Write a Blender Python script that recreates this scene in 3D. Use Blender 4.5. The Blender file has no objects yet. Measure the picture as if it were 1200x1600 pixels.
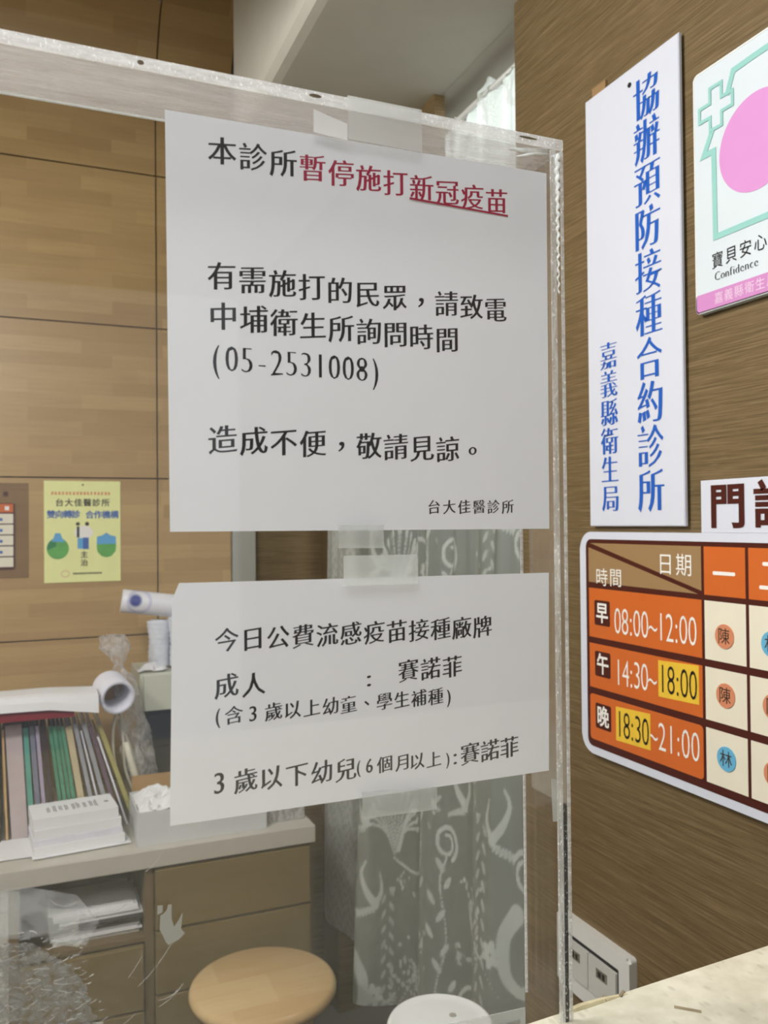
import bpy, bmesh, math, random
import numpy as np
from mathutils import Vector, Matrix, noise

random.seed(7)
S = bpy.context.scene
COL = S.collection
R = math.radians

# ------------------------------------------------------------------ camera
F_PX, YAW, PITCH, ROLL, EYE = 1323.0, R(22.8), math.atan(17 / 1323.0), 0.009, 1.5
fwd = Vector((math.sin(YAW) * math.cos(PITCH), math.cos(YAW) * math.cos(PITCH), math.sin(PITCH)))
r0 = Vector((math.cos(YAW), -math.sin(YAW), 0))
u0 = r0.cross(fwd)
rt = r0 * math.cos(ROLL) - u0 * math.sin(ROLL)
up = u0 * math.cos(ROLL) + r0 * math.sin(ROLL)
cd = bpy.data.cameras.new('camera')
cam = bpy.data.objects.new('camera', cd)
COL.objects.link(cam)
mx = Matrix((rt, up, -fwd)).transposed().to_4x4()
mx.translation = (0, 0, EYE)
cam.matrix_world = mx
cd.sensor_fit = 'VERTICAL'
cd.sensor_height = 36
cd.lens = F_PX / 1600 * 36
cd.clip_start = 0.02
cd.dof.use_dof = True
cd.dof.focus_distance = 0.62
cd.dof.aperture_fstop = 15.0
S.camera = cam

# ------------------------------------------------------------------ world, lights, exposure
w = bpy.data.worlds.new('world')
S.world = w
w.use_nodes = True
w.node_tree.nodes['Background'].inputs[0].default_value = (0.90, 0.95, 1.0, 1)
w.node_tree.nodes['Background'].inputs[1].default_value = 0.55


def area(name, loc, sx, sy, power, col, rot=(0, 0, 0)):
    l = bpy.data.lights.new(name, 'AREA')
    l.shape = 'RECTANGLE'
    l.size, l.size_y, l.energy, l.color = sx, sy, power, col
    o = bpy.data.objects.new(name, l)
    o.location, o.rotation_euler = loc, rot
    COL.objects.link(o)
    return o


def globe(name, loc, power, rad, col):
    l = bpy.data.lights.new(name, 'POINT')
    l.energy, l.shadow_soft_size, l.color = power, rad, col
    o = bpy.data.objects.new(name, l)
    o.location = loc
    COL.objects.link(o)


globe('counter_ceiling_lamp', (-1.15, 0.84, 2.30), 42, 0.10, (1.0, 0.985, 0.97))
globe('counter_ceiling_lamp', (-0.40, 0.84, 2.30), 32, 0.10, (1.0, 0.985, 0.97))
area('curtain_fill_light', (1.08, 1.72, 2.41), 0.25, 0.9, 14, (0.95, 0.98, 1.0))  # added unseen lamp behind the curtain, brightens the upper cloth
area('lobby_ceiling_light', (-0.35, -0.30, 2.405), 1.2, 0.7, 16, (0.96, 0.98, 1.0))
S.view_settings.view_transform = 'Standard'
S.view_settings.look = 'None'
S.view_settings.gamma = 1
S.view_settings.use_curve_mapping = False
S.view_settings.exposure = 0.05
S.cycles.max_bounces = 10
S.cycles.transparent_max_bounces = 24
S.cycles.caustics_reflective = False
S.cycles.caustics_refractive = False


# ------------------------------------------------------------------ materials
def srgb(r, g, b):
    f = lambda c: (c / 255 / 12.92) if c / 255 <= 0.04045 else ((c / 255 + 0.055) / 1.055) ** 2.4
    return (f(r), f(g), f(b), 1)


class NT:
    def __init__(s, name):
        s.m = bpy.data.materials.new(name)
        s.m.use_nodes = True
        s.t = s.m.node_tree
        s.t.nodes.clear()
        s.out = s.t.nodes.new('ShaderNodeOutputMaterial')

    def n(s, kind, ins=None, **kw):
        x = s.t.nodes.new(kind)
        for k, v in kw.items():
            setattr(x, k, v)
        for k, v in (ins or {}).items():
            if hasattr(v, 'is_output'):
                s.t.links.new(v, x.inputs[k])
            else:
                x.inputs[k].default_value = v
        return x

    def co(s, scale=(1, 1, 1), which='Object', loc=(0, 0, 0), rot=(0, 0, 0)):
        tc = s.n('ShaderNodeTexCoord')
        return s.n('ShaderNodeMapping', {'Vector': tc.outputs[which], 'Scale': scale, 'Location': loc, 'Rotation': rot}).outputs[0]

    def ramp(s, fac, stops):
        x = s.n('ShaderNodeValToRGB', {'Fac': fac})
        e = x.color_ramp.elements
        e[0].position, e[0].color = stops[0]
        e[1].position, e[1].color = stops[-1]
        for p, c in stops[1:-1]:
            q = e.new(p)
            q.color = c
        return x.outputs[0]

    def mix(s, a, b, fac, mode='MIX'):
        x = s.n('ShaderNodeMix', data_type='RGBA', blend_type=mode)
        for i, v in ((0, fac), (6, a), (7, b)):
            if hasattr(v, 'is_output'):
                s.t.links.new(v, x.inputs[i])
            else:
                x.inputs[i].default_value = v
        return x.outputs[2]

    def end(s, shader):
        s.t.links.new(shader, s.out.inputs[0])
        return s.m


def plain(name, col, rough=0.5, var=0.06, scale=30, bump=0.0, spec=0.4, metal=0.0, trans=0.0, sub=0.0):
    t = NT(name)
    v = t.co((scale, scale, scale))
    nz = t.n('ShaderNodeTexNoise', {'Vector': v, 'Scale': 1.0, 'Detail': 4.0})
    dark = tuple(c * (1 - var) for c in col[:3]) + (1,)
    lite = tuple(min(1, c * (1 + var)) for c in col[:3]) + (1,)
    c = t.ramp(nz.outputs[0], [(0.3, dark), (0.7, lite)])
    b = t.n('ShaderNodeBsdfPrincipled', {'Base Color': c, 'Roughness': rough, 'Specular IOR Level': spec, 'Metallic': metal})
    if trans:
        b.inputs['Transmission Weight'].default_value = trans
    if bump:
        bm_ = t.n('ShaderNodeBump', {'Height': nz.outputs[0], 'Strength': bump, 'Distance': 0.002})
        t.t.links.new(bm_.outputs[0], b.inputs['Normal'])
    return t.end(b.outputs[0])


def plywood(name, base, dark, rough=0.35, along='X', stave=(0.23, 0.040)):
    """finger-jointed stave board: long thin bricks, each its own tone, with fine grain"""
    t = NT(name)
    tc = t.n('ShaderNodeTexCoord')
    sp = t.n('ShaderNodeSeparateXYZ', {0: tc.outputs['Object']})
    cb = t.n('ShaderNodeCombineXYZ', {0: sp.outputs[{'X': 0, 'Y': 1, 'H': 0}[along]], 1: sp.outputs[2]})
    if along == 'H':
        cb = t.n('ShaderNodeCombineXYZ', {0: sp.outputs[0], 1: sp.outputs[1]})
    br = t.n('ShaderNodeTexBrick', {'Vector': cb.outputs[0], 'Color1': (0.0, 0, 0, 1), 'Color2': (1, 1, 1, 1), 'Mortar': (0.4, 0.4, 0.4, 1),
                                    'Scale': 1.0, 'Mortar Size': 0.0006, 'Bias': 0.0, 'Brick Width': stave[0], 'Row Height': stave[1]})
    br.offset = 0.37
    br.squash = 0.8
    br.squash_frequency = 3
    mp = t.n('ShaderNodeMapping', {'Vector': cb.outputs[0], 'Scale': (5, 90, 1)})
    g = t.n('ShaderNodeTexNoise', {'Vector': mp.outputs[0], 'Scale': 1.0, 'Detail': 5.0, 'Roughness': 0.65, 'Distortion': 0.4})
    mp2 = t.n('ShaderNodeMapping', {'Vector': cb.outputs[0], 'Scale': (2.5, 9, 1)})
    g2 = t.n('ShaderNodeTexNoise', {'Vector': mp2.outputs[0], 'Scale': 1.0, 'Detail': 2.0})
    c = t.mix(base, dark, t.n('ShaderNodeMath', {0: br.outputs[0], 1: 0.62}, operation='MULTIPLY').outputs[0])
    c = t.mix(c, dark, t.ramp(g.outputs[0], [(0.42, (0, 0, 0, 1)), (0.75, (0.35, 0.35, 0.35, 1))]))
    c = t.mix(c, (base[0] * 1.12, base[1] * 1.13, base[2] * 1.15, 1), t.ramp(g2.outputs[0], [(0.45, (0, 0, 0, 1)), (0.8, (0.35, 0.35, 0.35, 1))]))
    b = t.n('ShaderNodeBsdfPrincipled', {'Base Color': c, 'Roughness': rough, 'Specular IOR Level': 0.35})
    return t.end(b.outputs[0])


def wallpaper():
    """brown vinyl with fine horizontal wood-grain lines running along the wall"""
    t = NT('brown_vinyl_wallpaper')
    mp = t.co((9, 9.0, 520))
    a = t.n('ShaderNodeTexNoise', {'Vector': mp, 'Scale': 1.0, 'Detail': 3.0, 'Roughness': 0.6, 'Distortion': 0.15})
    mp2 = t.co((1.2, 1.2, 30))
    b_ = t.n('ShaderNodeTexNoise', {'Vector': mp2, 'Scale': 1.0, 'Detail': 3.0, 'Distortion': 0.8})
    mp3 = t.co((22, 22, 760))
    d = t.n('ShaderNodeTexNoise', {'Vector': mp3, 'Scale': 1.0, 'Detail': 2.0})
    c = t.ramp(a.outputs[0], [(0.28, srgb(86, 71, 46)), (0.50, srgb(110, 92, 62)), (0.74, srgb(134, 114, 82))])
    c = t.mix(c, srgb(104, 84, 56), t.ramp(b_.outputs[0], [(0.45, (0, 0, 0, 1)), (0.75, (0.28, 0.28, 0.28, 1))]))
    c = t.mix(c, srgb(160, 140, 108), t.ramp(d.outputs[0], [(0.62, (0, 0, 0, 1)), (0.8, (0.6, 0.6, 0.6, 1))]))
    bp = t.n('ShaderNodeBump', {'Height': a.outputs[0], 'Strength': 0.45, 'Distance': 0.0012})
    b = t.n('ShaderNodeBsdfPrincipled', {'Base Color': c, 'Roughness': 0.48, 'Specular IOR Level': 0.35, 'Normal': bp.outputs[0]})
    return t.end(b.outputs[0])


def acrylic(name, refl=0.04, haze=0.0, hazecol=(0.8, 0.82, 0.85, 1), streak=0.0, rough=0.03, sparkle=0.0, sc=(60, 60, 60)):
    t = NT(name)
    tr = t.n('ShaderNodeBsdfTransparent', {'Color': (0.985, 0.985, 0.985, 1)})
    gl = t.n('ShaderNodeBsdfGlossy', {'Color': (1, 1, 1, 1), 'Roughness': rough})
    lw = t.n('ShaderNodeLayerWeight', {'Blend': 0.3})
    p = t.n('ShaderNodeMath', {0: lw.outputs['Facing'], 1: 4.0}, operation='POWER')
    f = t.n('ShaderNodeMath', {0: p.outputs[0], 1: 0.35, 2: refl}, operation='MULTIPLY_ADD')
    sh = t.n('ShaderNodeMixShader', {0: f.outputs[0], 1: tr.outputs[0], 2: gl.outputs[0]})
    if haze:
        nz = t.n('ShaderNodeTexNoise', {'Vector': t.co(sc), 'Scale': 1.0, 'Detail': 6.0, 'Roughness': 0.7})
        df = t.n('ShaderNodeBsdfDiffuse', {'Color': hazecol})
        tl = t.n('ShaderNodeBsdfTranslucent', {'Color': hazecol})
        dd = t.n('ShaderNodeMixShader', {0: 0.5, 1: df.outputs[0], 2: tl.outputs[0]})
        hf = t.n('ShaderNodeMapRange', {'Value': nz.outputs[0], 'From Min': 0.25, 'From Max': 0.75, 'To Min': max(0, haze - streak), 'To Max': min(1, haze + streak)})
        sh = t.n('ShaderNodeMixShader', {0: hf.outputs[0], 1: sh.outputs[0], 2: dd.outputs[0]})
    if sparkle:
        n2 = t.n('ShaderNodeTexNoise', {'Vector': t.co((900, 900, 500)), 'Scale': 1.0, 'Detail': 2.0})
        g2 = t.n('ShaderNodeBsdfDiffuse', {'Color': (0.95, 0.96, 0.97, 1)})  # white diffuse specks, glints painted into the edge colour
        k = t.ramp(n2.outputs[0], [(0.60, (0, 0, 0, 1)), (0.72, (sparkle, sparkle, sparkle, 1))])
        sh = t.n('ShaderNodeMixShader', {0: k, 1: sh.outputs[0], 2: g2.outputs[0]})
    return t.end(sh.outputs[0])


def paper_mat(name, col=(0.76, 0.775, 0.82, 1), transl=0.25):
    t = NT(name)
    nz = t.n('ShaderNodeTexNoise', {'Vector': t.co((40, 40, 40)), 'Scale': 1.0, 'Detail': 3.0})
    c = t.ramp(nz.outputs[0], [(0.3, tuple(x * 0.985 for x in col[:3]) + (1,)), (0.7, col)])
    d = t.n('ShaderNodeBsdfPrincipled', {'Base Color': c, 'Roughness': 0.75, 'Specular IOR Level': 0.2})
    l = t.n('ShaderNodeBsdfTranslucent', {'Color': c})
    m = t.n('ShaderNodeMixShader', {0: transl, 1: d.outputs[0], 2: l.outputs[0]})
    return t.end(m.outputs[0])


def film(name, alpha, col, rough=0.3, blotch=0.0, sc=(200, 200, 200), thr=(0.4, 0.6)):
    """thin translucent film, tape, plastic: part transparent, part scattering"""
    t = NT(name)
    tr = t.n('ShaderNodeBsdfTransparent', {'Color': (1, 1, 1, 1)})
    d = t.n('ShaderNodeBsdfPrincipled', {'Base Color': col, 'Roughness': rough, 'Specular IOR Level': 0.5})
    l = t.n('ShaderNodeBsdfTranslucent', {'Color': col})
    m = t.n('ShaderNodeMixShader', {0: 0.45, 1: d.outputs[0], 2: l.outputs[0]})
    if blotch:
        nz = t.n('ShaderNodeTexNoise', {'Vector': t.co(sc), 'Scale': 1.0, 'Detail': 6.0, 'Roughness': 0.65, 'Distortion': 0.6})
        a = t.n('ShaderNodeMapRange', {'Value': nz.outputs[0], 'From Min': thr[0], 'From Max': thr[1], 'To Min': max(0, alpha - blotch), 'To Max': min(1, alpha + blotch)}).outputs[0]
    else:
        a = alpha
    x = t.n('ShaderNodeMixShader', {0: a, 1: tr.outputs[0], 2: m.outputs[0]})
    return t.end(x.outputs[0])


def curtain_mat():
    t = NT('sheer_jacquard_curtain')
    at = t.n('ShaderNodeAttribute', attribute_name='weave')
    base = t.n('ShaderNodeBsdfPrincipled', {'Base Color': srgb(186, 192, 180), 'Roughness': 0.5, 'Specular IOR Level': 0.3})
    bl = t.n('ShaderNodeBsdfTranslucent', {'Color': srgb(206, 214, 210)})
    b2 = t.n('ShaderNodeMixShader', {0: 0.5, 1: base.outputs[0], 2: bl.outputs[0]})
    tr = t.n('ShaderNodeBsdfTransparent', {'Color': (0.92, 0.93, 0.90, 1)})
    sheer = t.n('ShaderNodeMixShader', {0: 0.68, 1: tr.outputs[0], 2: b2.outputs[0]})
    pat = t.n('ShaderNodeBsdfPrincipled', {'Base Color': srgb(222, 228, 224), 'Roughness': 0.55, 'Specular IOR Level': 0.3})
    fa = t.n('ShaderNodeMath', {0: at.outputs['Fac'], 1: 0.62}, operation='MULTIPLY')
    m = t.n('ShaderNodeMixShader', {0: fa.outputs[0], 1: sheer.outputs[0], 2: pat.outputs[0]})
    return t.end(m.outputs[0])


def speckle():
    t = NT('cream_speckled_stone')
    v = t.n('ShaderNodeTexVoronoi', {'Vector': t.co((150, 90, 90), rot=(0, 0, 0.5)), 'Scale': 1.0})
    n = t.n('ShaderNodeTexNoise', {'Vector': t.co((70, 70, 70)), 'Scale': 1.0, 'Detail': 3.0})
    k = t.ramp(v.outputs['Distance'], [(0.16, (1, 1, 1, 1)), (0.34, (0, 0, 0, 1))])
    sel = t.ramp(v.outputs['Color'], [(0.45, (0, 0, 0, 1)), (0.6, (0.5, 0.5, 0.5, 1))])
    k2 = t.n('ShaderNodeMath', {0: k, 1: sel}, operation='MULTIPLY')
    c = t.ramp(n.outputs[0], [(0.35, srgb(200, 196, 176)), (0.65, srgb(216, 212, 194))])
    c = t.mix(c, srgb(174, 169, 148), k2.outputs[0])
    b = t.n('ShaderNodeBsdfPrincipled', {'Base Color': c, 'Roughness': 0.35, 'Specular IOR Level': 0.4})
    return t.end(b.outputs[0])


def roll_mat():
    """white wrap with a printed blue dot and a lilac ring on its side"""
    t = NT('printed_roll_wrap')
    tc = t.n('ShaderNodeTexCoord')
    sp = t.n('ShaderNodeSeparateXYZ', {0: tc.outputs['Object']})
    cb = t.n('ShaderNodeCombineXYZ', {0: sp.outputs[0], 1: sp.outputs[2]})
    d = t.n('ShaderNodeVectorMath', {0: cb.outputs[0], 1: (-0.052, 0.006, 0)}, operation='DISTANCE').outputs['Value']
    d2 = t.n('ShaderNodeVectorMath', {0: cb.outputs[0], 1: (-0.042, 0.004, 0)}, operation='DISTANCE').outputs['Value']
    k1 = t.ramp(d, [(0.014, (1, 1, 1, 1)), (0.018, (0, 0, 0, 1))])
    k2 = t.ramp(d2, [(0.026, (0, 0, 0, 1)), (0.029, (1, 1, 1, 1)), (0.033, (0, 0, 0, 1))])
    c = t.mix(srgb(226, 226, 232), srgb(160, 160, 205), k2)
    c = t.mix(c, srgb(58, 66, 140), k1)
    b = t.n('ShaderNodeBsdfPrincipled', {'Base Color': c, 'Roughness': 0.4})
    return t.end(b.outputs[0])


M = dict(
    ply=plywood('stave_board_wall', srgb(190, 160, 110), srgb(156, 124, 80)),
    plyedge=plain('board_edge', srgb(150, 112, 66), 0.5),
    paper_wall=wallpaper(),
    plaster=plain('grey_white_plaster', srgb(190, 186, 174), 0.8, 0.03, 12),
    greywall=plain('grey_painted_trim', srgb(170, 170, 160), 0.6, 0.03, 12),
    floor=plain('dark_floor_tile', srgb(84, 80, 74), 0.35, 0.15, 9),
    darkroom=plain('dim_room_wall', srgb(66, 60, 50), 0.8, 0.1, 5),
    sheet=acrylic('clear_acrylic', 0.035),
    strip=acrylic('hazed_acrylic', 0.05, 0.42, (0.56, 0.535, 0.52, 1), 0.2, 0.12, 0.0, (25, 260, 60)),
    edge=acrylic('cut_acrylic_edge', 0.10, 0.62, (0.86, 0.88, 0.90, 1), 0.3, 0.15, 0.9, (60, 60, 300)),
    edgev=acrylic('rough_acrylic_edge', 0.10, 0.6, (0.84, 0.85, 0.84, 1), 0.35, 0.15, 0.95, (300, 60, 45)),
    core=acrylic('glassy_acrylic_core', 0.16, 0.12, (0.5, 0.48, 0.46, 1), 0.12, 0.1, 0.0, (200, 60, 20)),
    gap=acrylic('joint_reflection_dark', 0.16, 0.8, (0.07, 0.07, 0.075, 1), 0.2, 0.1, 0.5, (300, 60, 60)),
    glue=plain('milky_glue', (0.86, 0.88, 0.88, 1), 0.3, 0.1, 300, 0.4),
    scratch=film('scratch', 0.42, (0.9, 0.91, 0.92, 1), 0.2),
    paper=paper_mat('notice_paper'),
    paper2=paper_mat('white_paper', (0.86, 0.86, 0.88, 1), 0.1),
    ink=plain('black_ink', (0.012, 0.012, 0.014, 1), 0.6, 0.0),
    redink=plain('crimson_ink', srgb(150, 26, 60), 0.6, 0.0),
    tape=film('matte_clear_tape', 0.36, (0.70, 0.73, 0.72, 1), 0.4),
    faint_tape=film('thin_clear_tape', 0.20, (0.70, 0.73, 0.72, 1), 0.4),
    residue=film('grey_tape_residue', 0.9, srgb(178, 178, 172), 0.6),
    frost=film('frosted_adhesive_residue', 0.44, srgb(150, 150, 148), 0.3, 0.36, (260, 260, 360), (0.38, 0.64)),
    dust=film('dusty_smear', 0.16, srgb(200, 203, 206), 0.5, 0.16, (45, 45, 60), (0.38, 0.66)),
    signwhite=plain('white_signboard', srgb(214, 218, 230), 0.25, 0.01, 20, spec=0.5),
    blue=plain('blue_paint', srgb(28, 92, 186), 0.4, 0.02),
    screw=plain('dark_screw', srgb(60, 60, 62), 0.4, metal=0.7),
    poster=plain('pale_mint_print', srgb(214, 224, 230), 0.35, 0.02, 9, spec=0.5),
    mint=plain('mint_green_print', srgb(150, 204, 196), 0.3, 0.02),
    pink=plain('orchid_pink_print', srgb(216, 150, 208), 0.3, 0.02),
    pinkband=plain('mauve_band_print', srgb(206, 140, 196), 0.3, 0.02),
    palelet=plain('pale_lettering', srgb(232, 206, 228), 0.3, 0.0),
    black=plain('black_print', srgb(24, 22, 26), 0.4, 0.0),
    maroon=plain('dark_maroon_print', srgb(74, 28, 22), 0.35, 0.02),
    orange=plain('orange_print', srgb(206, 104, 44), 0.3, 0.02),
    tan=plain('tan_print', srgb(156, 126, 88), 0.3, 0.02),
    cream=plain('cream_print', srgb(232, 226, 206), 0.3, 0.02),
    white=plain('white_print', srgb(240, 238, 232), 0.35, 0.0),
    yellow=plain('yellow_sticker', srgb(234, 194, 62), 0.4, 0.04, 60),
    magorange=plain('salmon_disc', srgb(212, 138, 102), 0.4, 0.03),
    magblue=plain('sky_blue_disc', srgb(104, 178, 214), 0.4, 0.03),
    plate=plain('white_plastic_plate', srgb(216, 216, 212), 0.35, 0.02),
    rocker=plain('grey_white_plastic', srgb(196, 196, 190), 0.4, 0.02),
    window=plain('smoky_indicator', srgb(120, 116, 100), 0.3, 0.3, 200),
    dark=plain('black_plastic', srgb(34, 35, 37), 0.4, 0.15, 20),
    stone=speckle(),
    chip=plain('stained_edge_strip', srgb(198, 188, 154), 0.5, 0.2, 120),
    stain=plain('brown_stain', srgb(92, 80, 60), 0.7, 0.2, 200),
    counter_stain=plain('faded_brown_stain', srgb(140, 128, 102), 0.7, 0.2, 200),
    lemon=plain('pale_lemon_board', srgb(238, 240, 168), 0.4, 0.02),
    redorange=plain('vermilion_print', srgb(226, 110, 50), 0.4, 0.0),
    brownink=plain('brown_black_print', srgb(62, 52, 40), 0.4, 0.0),
    blueprint=plain('blue_print', srgb(66, 104, 176), 0.4, 0.0),
    lightblue=plain('light_blue_print', srgb(96, 168, 218), 0.4, 0.03),
    green=plain('grass_green_print', srgb(98, 172, 82), 0.4, 0.1, 60),
    dkgreen=plain('deep_green_print', srgb(52, 132, 80), 0.4, 0.1, 60),
    rose=plain('pale_rose_print', srgb(224, 190, 160), 0.4, 0.0),
    sleeve=film('brownish_clear_sleeve', 0.22, srgb(140, 110, 84), 0.25),
    desktop=plain('grey_laminate', srgb(188, 184, 174), 0.4, 0.03, 20),
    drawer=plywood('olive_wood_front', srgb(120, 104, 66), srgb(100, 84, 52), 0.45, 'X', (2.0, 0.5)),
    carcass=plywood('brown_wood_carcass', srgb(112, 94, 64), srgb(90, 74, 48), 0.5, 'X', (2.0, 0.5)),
    stoolwood=plywood('pale_varnished_wood', srgb(206, 178, 132), srgb(184, 148, 100), 0.2, 'H', (0.6, 0.115)),
    binwhite=plain('glossy_white_plastic', srgb(238, 240, 240), 0.2, 0.01),
    bingrey=plain('beige_mark', srgb(176, 172, 164), 0.4, 0.05),
    cream_box=plain('cream_metal_drawer', srgb(200, 202, 186), 0.45, 0.02),
    greybox=plain('grey_white_carton', srgb(206, 208, 208), 0.5, 0.02),
    card=plain('brown_cardboard', srgb(166, 132, 88), 0.8, 0.06),
    darkred=plain('dark_red_cover', srgb(126, 26, 34), 0.5, 0.05),
    wrap=film('clear_plastic_wrap', 0.40, srgb(236, 234, 234), 0.12, 0.30, (40, 40, 26)),
    cable=plain('beige_cable', srgb(206, 202, 186), 0.45, 0.02),
    cup=plain('wrapped_white_cups', srgb(214, 218, 226), 0.4, 0.08, 60),
    roll=roll_mat(),
    curtain=curtain_mat(),
    rod=plain('pale_curtain_rod', srgb(205, 205, 200), 0.3, 0.02),
)


# ------------------------------------------------------------------ object helpers
def meshobj(name, bm, mat, root=None, smooth=False):
    me = bpy.data.meshes.new(name)
    bm.normal_update()
    bm.to_mesh(me)
    bm.free()
    for m_ in (mat if isinstance(mat, (list, tuple)) else [mat]):
        me.materials.append(m_)
    if smooth:
        me.polygons.foreach_set('use_smooth', [True] * len(me.polygons))
    o = bpy.data.objects.new(name, me)
    COL.objects.link(o)
    if root:
        o.parent = root
        o.matrix_parent_inverse = base_inv(root)
    return o


def base_inv(root):
    m_ = Matrix.Translation(root.location)
    p = root
    if p.parent:                       # sub-part under a part that sits at its parent's origin
        m_ = Matrix.Translation((0, 0, 0))
    return m_.inverted()


def thing(name, label, cat, loc, group=None):
    o = bpy.data.objects.new(name, None)
    o.empty_display_size = 0.02
    o.location = loc
    COL.objects.link(o)
    return tag(o, label, cat, group)


def tag(o, label, cat, group=None):
    o['label'] = label
    o['category'] = cat
    if group:
        o['group'] = group
    return o


def struct(name, bm, mat, smooth=False):
    o = meshobj(name, bm, mat, None, smooth)
    o['kind'] = 'structure'
    return o


def box(bm, x0, x1, y0, y1, z0, z1, bev=0.0, seg=2, rot=None, piv=None):
    t = bmesh.new()
    bmesh.ops.create_cube(t, size=1)
    for v in t.verts:
        v.co = Vector((x0 + (v.co.x + .5) * (x1 - x0), y0 + (v.co.y + .5) * (y1 - y0), z0 + (v.co.z + .5) * (z1 - z0)))
    if bev:
        bmesh.ops.bevel(t, geom=t.edges[:] , offset=bev, segments=seg, profile=0.7, affect='EDGES')
    if rot is not None:
        bmesh.ops.rotate(t, verts=t.verts[:], cent=piv, matrix=rot)
    join(bm, t)
    return bm


def join(bm, t, mi=None):
    me = bpy.data.meshes.new('tmp')
    if mi is not None:
        for f in t.faces:
            f.material_index = mi
    t.to_mesh(me)
    t.free()
    bm.from_mesh(me)
    bpy.data.meshes.remove(me)


def B(*a, **k):
    return box(bmesh.new(), *a, **k)


def lathe(prof, c, n=48, axis=None, bm=None, fn=None):
    """turn a profile of (radius, height) round the vertical through c; axis = matrix to lay it over"""
    bm = bm or bmesh.new()
    rings = []
    for r, h in prof:
        ring = []
        for k in range(n):
            a = 2 * math.pi * k / n
            p = Vector((r * math.cos(a), r * math.sin(a), h))
            if fn:
                p = fn(p, a)
            if axis is not None:
                p = axis @ p
            ring.append(bm.verts.new(p + Vector(c)))
        rings.append(ring)
    for A, C_ in zip(rings, rings[1:]):
        for k in range(n):
            bm.faces.new((A[k], A[(k + 1) % n], C_[(k + 1) % n], C_[k]))
    for ring, flip in ((rings[0], True), (rings[-1], False)):
        bm.faces.new(ring[::-1] if flip else ring)
    return bm


def tube(pts, r, n=8, bm=None, closed=False):
    bm = bm or bmesh.new()
    pts = [Vector(p) for p in pts]
    rings = []
    for i, p in enumerate(pts):
        d = (pts[min(i + 1, len(pts) - 1)] - pts[max(i - 1, 0)]).normalized()
        s = d.cross(Vector((0.31, 0.77, 0.55)))
        s.normalize()
        q = d.cross(s)
        rr = r[i] if isinstance(r, (list, tuple)) else r
        rings.append([bm.verts.new(p + (s * math.cos(2 * math.pi * k / n) + q * math.sin(2 * math.pi * k / n)) * rr) for k in range(n)])
    for A, C_ in zip(rings, rings[1:]):
        for k in range(n):
            bm.faces.new((A[k], A[(k + 1) % n], C_[(k + 1) % n], C_[k]))
    bm.faces.new(rings[0][::-1])
    bm.faces.new(rings[-1])
    return bm


def spline(P, n=10):
    P = [Vector(p) for p in P]
    out = []
    Q = [P[0] * 2 - P[1]] + P + [P[-1] * 2 - P[-2]]
    for i in range(1, len(Q) - 2):
        for k in range(n):
            t = k / n
            a, b, c, d = Q[i - 1], Q[i], Q[i + 1], Q[i + 2]
            out.append(0.5 * ((2 * b) + (c - a) * t + (2 * a - 5 * b + 4 * c - d) * t * t + (3 * b - a - 3 * c + d) * t ** 3))
    out.append(P[-1])
    return out


# A surface frame: 2-D (u to the right as one reads it, v up) at distance w in front of the surface
class Facing:
    def __init__(s, side, at):
        s.side, s.at = side, at

    def p(s, u, v, w=0.0):
        if s.side == 'back':                      # faces -Y; u is world X
            return Vector((u, s.at - w, v))
        return Vector((s.at - w, -u, v))          # right wall, faces -X; u is minus world Y


def poly(fr, pts, w0, w1, bm=None, bev=0.0):
    """a flat shape (list of u, v, counter-clockwise) given thickness from w0 to w1 in front of its surface"""
    bm = bm or bmesh.new()
    t = bmesh.new()
    a = [t.verts.new(fr.p(u, v, w0)) for u, v in pts]
    b = [t.verts.new(fr.p(u, v, w1)) for u, v in pts]
    t.faces.new(a[::-1])
    top = t.faces.new(b)
    n = len(pts)
    for k in range(n):
        t.faces.new((a[k], a[(k + 1) % n], b[(k + 1) % n], b[k]))
    if bev:
        bmesh.ops.bevel(t, geom=list(top.edges), offset=bev, segments=2, affect='EDGES')
    join(bm, t)
    return bm


def rect(u0, u1, v0, v1, r=0.0, n=6):
    if not r:
        return [(u0, v0), (u1, v0), (u1, v1), (u0, v1)]
    out = []
    for cx, cy, a0 in ((u1 - r, v0 + r, -90), (u1 - r, v1 - r, 0), (u0 + r, v1 - r, 90), (u0 + r, v0 + r, 180)):
        for k in range(n + 1):
            a = R(a0 + 90 * k / n)
            out.append((cx + r * math.cos(a), cy + r * math.sin(a)))
    return out


def disc(cu, cv, r, n=40, ry=None):
    return [(cu + r * math.cos(2 * math.pi * k / n), cv + (ry or r) * math.sin(2 * math.pi * k / n)) for k in range(n)]


def stroke(fr, pts, width, w0, w1, bm=None, closed=False):
    """a band of even width that follows a line of points, mitred"""
    bm = bm or bmesh.new()
    P = [Vector(p) for p in pts]
    n = len(P)
    L, Q = [], []
    for i in range(n):
        if closed:
            a, b, c = P[i - 1], P[i], P[(i + 1) % n]
        else:
            a, b, c = P[max(i - 1, 0)], P[i], P[min(i + 1, n - 1)]
        d1 = (b - a).normalized() if (b - a).length > 1e-9 else (c - b).normalized()
        d2 = (c - b).normalized() if (c - b).length > 1e-9 else d1
        m_ = (d1 + d2).normalized()
        nn = Vector((-m_.y, m_.x))
        k = 1 / max(0.35, nn.dot(Vector((-d1.y, d1.x))))
        L.append(b + nn * width / 2 * k)
        Q.append(b - nn * width / 2 * k)
    rng = range(n) if closed else range(n - 1)
    for i in rng:
        j = (i + 1) % n
        poly(fr, [tuple(Q[i]), tuple(Q[j]), tuple(L[j]), tuple(L[i])], w0, w1, bm)
    return bm


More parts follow.
